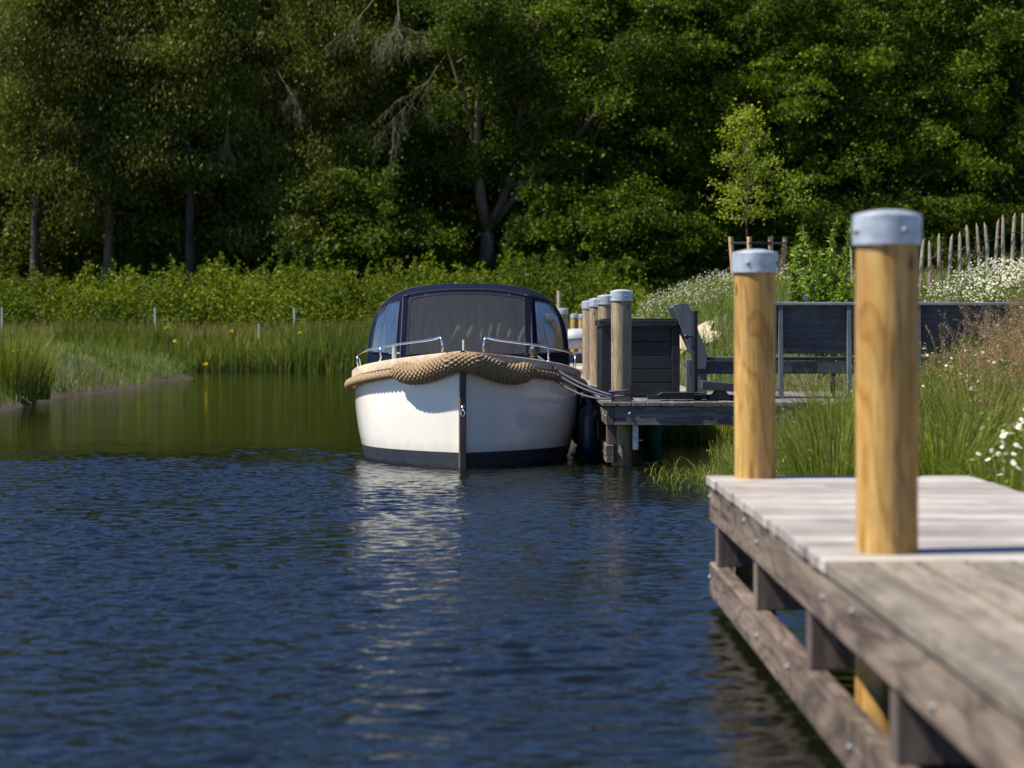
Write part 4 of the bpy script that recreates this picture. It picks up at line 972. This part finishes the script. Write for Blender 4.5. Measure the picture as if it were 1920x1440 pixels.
# yellow irises
def iris(loc, H, label):
    t = thing('yellow_iris', loc, label, 'iris', 'yellow irises by the water'); L = Vector(loc)
    b2 = MB(); b2.tube([L, L + Vector((.02, 0, H * .5)), L + Vector((.03, 0, H))], .010, 5); b2.build('stem', M['stem_green'], t)
    rg = np.random.default_rng(int(abs(L.x * 100))); k = 16; top = np.array(L + Vector((.03, 0, H)))
    D = rdir(rg, k) * np.array([1, 1, .4]) + np.array([0, 0, .15]); V, Fq = leaf_np(np.repeat(top[None], k, 0), D, rdir(rg, k) + np.array([0, -.4, .8]), .085, .06)
    link('flower', npmesh('iris_flower', V, Fq, M['yolk'], L), t)
for px, py, d, lb in ((27, 660, 37.6, 'yellow iris in the rush tussock at the left edge'), (312, 614, 63.5, 'upper yellow iris behind the tip of the mound'), (327, 640, 62, 'lower yellow iris behind the tip of the mound'),
                      (432, 622, 66.2, 'yellow iris in the reeds left of the short white stake'), (561, 625, 66.2, 'yellow iris in the reeds halfway to the boat'), (383, 683, 65.5, 'drooping yellow iris low at the water edge of the reeds')):
    a = at(px, py, d); z0 = max(0, float(ground_h(a.x, d))) if px != 383 else 0; iris((a.x, d, z0), max(.1, a.z - z0), lb)

# ------------------------------------------------------------------ right bank vegetation
rng = np.random.default_rng(77)
def scatter(k, xr, yr, cond=None):
    x = rng.uniform(*xr, k); y = rng.uniform(*yr, k); h = ground_h(x, y); ok = h > .0
    ok &= ~((y > 20.3) & (y < 24.4) & (x < 5.25) & (h > .2)) & ~((y > 32.2) & (y < 34.6) & (x > 2.7) & (x < 3.3)) & ~((y < 10.7) & (x < 2.36))
    if cond is not None: ok &= cond(x, y)
    return np.stack([x[ok], y[ok], h[ok]], 1)
P = scatter(60000, (1.9, 5.6), (8.5, 20.6)); k = len(P); V, Fq = blade_np(P, rng.uniform(.12, .42, k), rng.normal(size=(k, 2)) * .1, rng.uniform(.003, .007, k), rng)
tag(link('grass', npmesh('bank_grass', V, Fq, [M['grass'], M['rush'], M['drygrass']], midx=rng.choice(3, k, p=[.45, .37, .18])[Fq[:, 0] // 8])), 'meadow grass on the right bank behind the near jetty', 'grass', kind='stuff')
P = scatter(60000, (1.7, 12), (20.4, 47)); k = len(P); V, Fq = blade_np(P, rng.uniform(.15, .5, k), rng.normal(size=(k, 2)) * .14, rng.uniform(.006, .014, k), rng)
tag(link('grass', npmesh('slope_grass', V, Fq, [M['grass'], M['moss']], midx=(rng.uniform(size=k) < .5)[Fq[:, 0] // 8].astype(int))), 'grass on the slope behind the bench', 'grass', kind='stuff')
# rush tussocks
spots = [(1560, 13.2, .78, 'tall rush tussock between the two yellow posts'), (1490, 15.5, .42, 'rush tuft just right of the farther yellow post'), (1590, 15.8, .8, 'rush tussock close left of the nearest post'),
         (1760, 12.2, .62, 'bright rush tussock just right of the nearest post'), (1830, 13.5, .70, 'rush tussock at the right below the daisies'), (1700, 14.8, .72, 'rush tussock hidden partly by the nearest post'),
         (1880, 11.6, .45, 'low rush tuft at the right edge of the jetty'), (1335, 19.2, .28, 'sparse rush tuft rising from the water before the platform'), (1430, 17.5, .30, 'rush tuft behind the farther yellow post'), (1640, 12.0, .5, 'rush tuft at the back edge of the near jetty')]
for j, (px, d, H, lb) in enumerate(spots):
    x = atx(px, d); h = max(0, float(ground_h(x, d))); tussock('rush_clump', (x, d, h), 800 if H > .5 else 380 if H > .3 else 60, H * (1.25 if H > .5 else 1), .22, .42, lb, ('rush', 'drygrass'), 'rushes', 'rush tussocks on the right bank', (.004, .008), 50 + j)
for j, (x, y, H, lb) in enumerate(((2.1, 25.9, .4, 'sunlit grass tuft glimpsed under the platform beside the teal netting'), (2.65, 25.7, .5, 'middle sunlit grass tuft seen through the gap under the platform'), (3.3, 25.6, .5, 'right sunlit grass tuft seen through the gap under the platform'))):
    tussock('rush_clump', (x, y, 0), 900, H, .42, .2, lb, ('rush', 'drygrass'), 'rushes', 'rush tussocks on the right bank', (.006, .011), 80 + j)
# thin grasses growing out of the shallow water
k = 260; x = rng.uniform(1.35, 2.15, k); y = rng.uniform(17.5, 20.3, k); P = np.stack([x, y, np.full(k, -.02)], 1)
V, Fq = blade_np(P, rng.uniform(.05, .22, k), rng.normal(size=(k, 2)) * .16, rng.uniform(.004, .007, k), rng, 3, .6)
tag(link('weeds', npmesh('weeds', V, Fq, M['rush'])), 'thin weeds lying in the shallow water before the platform', 'weeds', kind='stuff')
# broad-leaved weeds among the grass
C0 = np.concatenate([scatter(150, (2.1, 5.0), (10.8, 20)), scatter(40, (3.4, 5.2), (24.6, 26))]); pl = []
for c in C0:
    n_ = 45; hh = rng.uniform(.15, .5); z = rng.uniform(.02, hh, n_); w_ = rng.uniform(.05, .14)
    Pw = c + np.stack([rng.normal(size=n_) * w_, rng.normal(size=n_) * w_, z], 1); s_ = rng.uniform(.02, .055, n_); pl.append(leaf_np(Pw, rdir(rng, n_) + np.array([0, 0, .3]), rdir(rng, n_) + np.array([-.2, -.2, .8]), s_, s_ * .55))
V, Fq = merge(pl); tag(link('weeds', npmesh('leafy_weeds', V, Fq, M['leaf_bush'])), 'leafy green weeds among the grass of the right bank', 'weeds', kind='stuff')
# reddish seed heads
def plumes(P, H, lean, headlen, nleaf, size, wid):
    parts_s = [blade_np(P, H, lean, .004, rng, 4, .5)]; parts_h = []
    for i in range(len(P)):
        n_ = nleaf; t = rng.uniform(1 - headlen, 1, n_); Hh = H[i]; L = lean[i]; ll = math.hypot(*L)
        c = np.stack([P[i, 0] + L[0] * t ** 1.8, P[i, 1] + L[1] * t ** 1.8, P[i, 2] + Hh * t - .5 * ll * t ** 3], 1)
        c += rng.normal(size=(n_, 3)) * (wid * (1.15 - (t[:, None] - (1 - headlen)) / headlen))
        s = rng.uniform(.6, 1.3, n_) * size; parts_h.append(leaf_np(c, rdir(rng, n_) * .5 + np.array([L[0] * 1.5, L[1] * 1.5, .5]), rdir(rng, n_), s * 1.8, s * .6))
    Vs, Fs = merge(parts_s); Vh, Fh = merge(parts_h); mi = np.concatenate([np.zeros(len(Fs), int), np.ones(len(Fh), int)])
    V, Fq = merge([(Vs, Fs), (Vh, Fh)]); return V, Fq, mi
P = np.concatenate([scatter(520, (3.4, 5.2), (14.5, 20.2), lambda x, y: x > .228 * y), scatter(520, (3.0, 5.4), (13.0, 20.2), lambda x, y: (x > .155 * y + .2)), scatter(380, (2.7, 4.6), (13, 17.5), lambda x, y: x > .215 * y)])
k = len(P); V, Fq, mi = plumes(P, rng.uniform(.42, .78, k), rng.normal(size=(k, 2)) * .16 + np.array([-.06, 0]), .34, 60, .0085, .016)
tag(link('seeding_grass', npmesh('seeding_grass', V, Fq, [M['drygrass'], M['seed']], midx=mi)), 'tall reddish seeding grass on the right bank', 'grass', kind='stuff')
P = np.concatenate([scatter(260, (3.2, 5.2), (24.4, 26.5)), scatter(160, (3.0, 7.5), (24.6, 30))]); k = len(P)
V, Fq, mi = plumes(P, rng.uniform(.45, .8, k), rng.normal(size=(k, 2)) * .15, .3, 30, .012, .02)
tag(link('seeding_grass', npmesh('seeding_grass_far', V, Fq, [M['grass'], M['seed']], midx=mi)), 'seeding grass showing above the bench back', 'grass', kind='stuff')
# daisies
def daisies(P, H, size, name, label):
    k = len(P); lean = rng.normal(size=(k, 2)) * .06; st = blade_np(P, H, lean, .004, rng, 3, .2)
    top = P + np.stack([lean[:, 0], lean[:, 1], H - .2 * np.hypot(lean[:, 0], lean[:, 1])], 1)
    Nf = rng.normal(size=(k, 3)) * .45 + np.array([-.1, -.45, .8]); Nf /= np.linalg.norm(Nf, axis=1, keepdims=True)
    U = np.cross(Nf, np.array([0, 1, .1])); U /= np.linalg.norm(U, axis=1, keepdims=True); W = np.cross(Nf, U)
    pp = []; npet = 9; sz = rng.uniform(.75, 1.2, k) * size
    for j in range(npet):
        a = 2 * np.pi * j / npet; D = U * math.cos(a) + W * math.sin(a); pp.append(leaf_np(top + D * (sz * .18)[:, None], D - Nf * .12, Nf, sz * .85, sz * .52))
    cc = []
    for j in range(3):
        a = 2 * np.pi * j / 3; D = U * math.cos(a) + W * math.sin(a); cc.append(leaf_np(top + Nf * (sz * .14)[:, None] - D * (sz * .28)[:, None], D, Nf, sz * .56, sz * .5))
    Vp, Fp = merge(pp); Vc, Fc = merge(cc); V, Fq = merge([st, (Vp, Fp), (Vc, Fc)])
    mi = np.concatenate([np.zeros(len(st[1]), int), np.ones(len(Fp), int), np.full(len(Fc), 2)])
    return tag(link(name, npmesh(name, V, Fq, [M['rush'], M['petal'], M['yolk']], midx=mi)), label, 'daisies', kind='stuff')
P = scatter(170, (3.0, 4.7), (13.5, 19), lambda x, y: x > .2 * y); daisies(P, rng.uniform(.3, .55, len(P)), .014, 'daisies', 'scattered small daisies among the grass on the right bank')
P = scatter(900, (2.62, 3.0), (10.9, 11.6)); P = P[:80]; daisies(P, rng.uniform(.30, .55, len(P)), .017, 'daisies', 'close cluster of daisies at the lower right edge')
P = scatter(6500, (5.2, 7.4), (24.6, 26.8), lambda x, y: (x > 5.45 + .3 * np.sin(y * 5)) & (np.sin(x * 7 + 2 * np.sin(y * 6)) + np.sin(y * 9) > -.9)); P = P[:3600]; daisies(P, rng.uniform(.2, .5, len(P)), .0135, 'daisies', 'dense white daisies in front of the paling fence')
P = scatter(2600, (2.3, 5.2), (36, 44)); daisies(P, rng.uniform(.2, .45, len(P)), .011, 'daisies', 'pale flowers covering the mound behind the deck box')
for px, py, d in ((1524, 541, 25.2), (1510, 556, 25.0), (1838, 548, 25.3)):
    a = at(px, py, d); L = Vector((a.x, d, float(ground_h(a.x, d)))); t = thing('cornflower', L, {1524: 'blue cornflower nearer the nearest post, above the bench', 1510: 'blue cornflower, lower left of the pair above the bench', 1838: 'blue cornflower among the daisies by the fence'}[px], 'cornflower', 'blue cornflowers')
    b2 = MB(); b2.tube([L, Vector((a.x, d, a.z))], .004, 5); b2.build('stem', M['stem_green'], t)
    V, Fq = leaf_np(np.repeat(np.array(a)[None], 14, 0), rdir(rng, 14), rdir(rng, 14), .035, .022); link('flower', npmesh('cornflower_head', V, Fq, M['bluepetal'], L), t)

# willow bush behind the bench
L = Vector((atx(1545, 25.6), 25.6, float(ground_h(atx(1545, 25.6), 25.6)))); wb = thing('willow_bush', L, 'leafy green willow bush behind the bench between the yellow posts', 'bush')
b2 = MB(); pl = []
for j in range(34):
    az = rng.uniform(0, 2 * np.pi); up = rng.uniform(1.2, 1.52); ln = rng.uniform(1.0, 2.0)
    pth = limb_path(L + Vector((rng.normal() * .1, rng.normal() * .1, 0)), az, up, ln, .25, rng, 6); b2.tube(pth, [.008 * (1 - .12 * i) for i in range(7)], 4, False)
    n_ = 230; q = rng.uniform(.12, 1, n_) * 5.99; i0 = q.astype(int); A = np.array([list(p) for p in pth]); c = A[i0] + (A[i0 + 1] - A[i0]) * (q - i0)[:, None]
    D = rdir(rng, n_) + np.array([0, 0, .35]); s = rng.uniform(.06, .10, n_); pl.append(leaf_np(c, D, rdir(rng, n_) + np.array([-.3, -.2, .7]), s, s * .34))
b2.build('stems', M['stem_green'], wb); V, Fq = merge(pl); link('foliage', npmesh('bush_foliage', V, Fq, M['leaf_bush'], L), wb)

# staked sapling
d = 40.0; x0 = atx(1407, d); L = Vector((x0, d, float(ground_h(x0, d)))); sp = thing('sapling', L, 'young yellow-green tree held by round stakes on the mound', 'tree')
b2 = MB(); H = 5.55 - L.z; tp = [L + Vector((.04 * math.sin(i * 1.3) - .012 * i, 0, H * i / 10)) for i in range(11)]; b2.tube(tp, [.028 - .0024 * i for i in range(11)], 7); pl = []
for j in range(40):
    f = .36 + .62 * (j / 40); q = f * 10; i0 = min(9, int(q)); base = tp[i0].lerp(tp[i0 + 1], q - i0); az = j * 2.4
    ln = (1.3 - 1.05 * ((f - .36) / .64) ** 1.1) * rng.uniform(.55, 1.0); pth = limb_path(base, az, .55, ln, .5, rng, 6); b2.tube(pth, [.010 * (1 - .13 * i) for i in range(7)], 4, False)
    A = np.array([list(p) for p in pth]); n_ = int(34 + 74 * ln); q = rng.uniform(.2, 1, n_) * 5.99; i0 = q.astype(int); c = A[i0] + (A[i0 + 1] - A[i0]) * (q - i0)[:, None] + rng.normal(size=(n_, 3)) * .075
    s = rng.uniform(.035, .075, n_); pl.append(leaf_np(c, rdir(rng, n_) + np.array([0, 0, -.3]), rdir(rng, n_) + np.array([0, 0, .5]), s, s * .7))
b2.build('trunk', M['bark_warm'], sp, smooth=True); V, Fq = merge(pl); link('crown', npmesh('sapling_crown', V, Fq, M['leaf_bright'], L), sp)
ts_ = thing('tree_stake_frame', L, 'ring of brown round stakes joined by a black band round the sapling', 'tree stakes')
tops = []
for px, dd, lean in ((1370, 40.3, -.05), (1405, 39.6, 0), (1445, 39.7, .0), (1472, 40.4, .06)):
    a = at(px, 444, dd); b2 = MB(); b2.tube([Vector((a.x - lean * 2, dd, L.z - .4)), Vector((a.x, dd, a.z))], .045, 10); b2.build('stake', M['treestake'], ts_, angle=50); tops.append(Vector((a.x, dd - .05, a.z - .12)))
b2 = MB(); b2.tube(tops, .022, 6); b2.build('band', M['black'], ts_)
# paling fence
fn = thing('paling_fence', (6.2, 28, float(ground_h(6.2, 28))), 'chestnut paling fence with twisted wire climbing the bank at right', 'fence')
rr = random.Random(3); d = 28.0; wires = [[], []]
pxs = [1585, 1598, 1620, 1646, 1672, 1700, 1728, 1743, 1760, 1781, 1799, 1816, 1834, 1850, 1868, 1881, 1899, 1917, 1936, 1954, 1973]
for i, px in enumerate(pxs):
    topy = 448 - (px - 1728) * .27 + rr.uniform(-7, 7) if px > 1600 else 462
    a = at(px, topy, d); g = float(ground_h(a.x, d)) - .1; lx = rr.uniform(-.035, .035); w_ = rr.uniform(.020, .028)
    b2 = MB(); hh = a.z - g; sec = []
    for (z, ww, ox) in ((0, w_, -lx), (hh * .35, w_ * .93, -lx * .4 + rr.uniform(-.008, .008)), (hh * .7, w_ * 1.02, rr.uniform(-.006, .006)), (hh - .06, w_ * .85, lx * .6), (hh, w_ * .2, lx)):
        for (cx, cy) in ((-1, -.7), (.2, -1), (1, -.4), (.9, .6), (-.6, .8)): sec.append((a.x + ox + cx * ww, d + cy * ww * .7, g + z))
    fs = [(r_ * 5 + j, r_ * 5 + (j + 1) % 5, r_ * 5 + 5 + (j + 1) % 5, r_ * 5 + 5 + j) for r_ in range(4) for j in range(5)] + [(20, 21, 22, 23, 24)]
    b2.add(sec, fs); b2.build('pale', M['stake'], fn)
    wires[0].append(Vector((a.x, d - .03, a.z - .26 + rr.uniform(-.012, .012)))); wires[1].append(Vector((a.x, d - .03, a.z - .72)))
for wv in wires:
    b2 = MB(); b2.tube(wv, .0045, 5); b2.build('wire', M['iron'], fn)
# small dark path light behind the bench
a = at(1857, 575, 24.6); b2 = MB(); b2.tube([(a.x, a.y, float(ground_h(a.x, a.y)) - .1), (a.x, a.y, a.z + .0)], .02, 8); b2.box(a.x - .05, a.x + .05, a.y - .05, a.y + .05, a.z, a.z + .07)
tag(b2.build('path_light', M['iron'], None, loc=a), 'small dark lamp head showing above the right part of the bench', 'lamp')
# teal netting round the foot of a rear pile
b2 = MB(); xx = atx(1222, 25.5); b2.lathe([(.11, -.02), (.13, .15), (.11, .5)], (xx, 25.5, 0), 16, False); tag(b2.build('plant_netting', M['teal'], None, loc=(xx, 25.5, 0)), 'teal netting round a stump in the water under the platform', 'netting')
b2 = MB(); b2.lathe([(.06, -.4), (.06, .56)], (xx, 25.5, 0), 12); tag(b2.build('stump', M['stake'], None, loc=(xx, 25.5, .0)), 'brown stump rising inside the teal netting under the platform', 'stump')
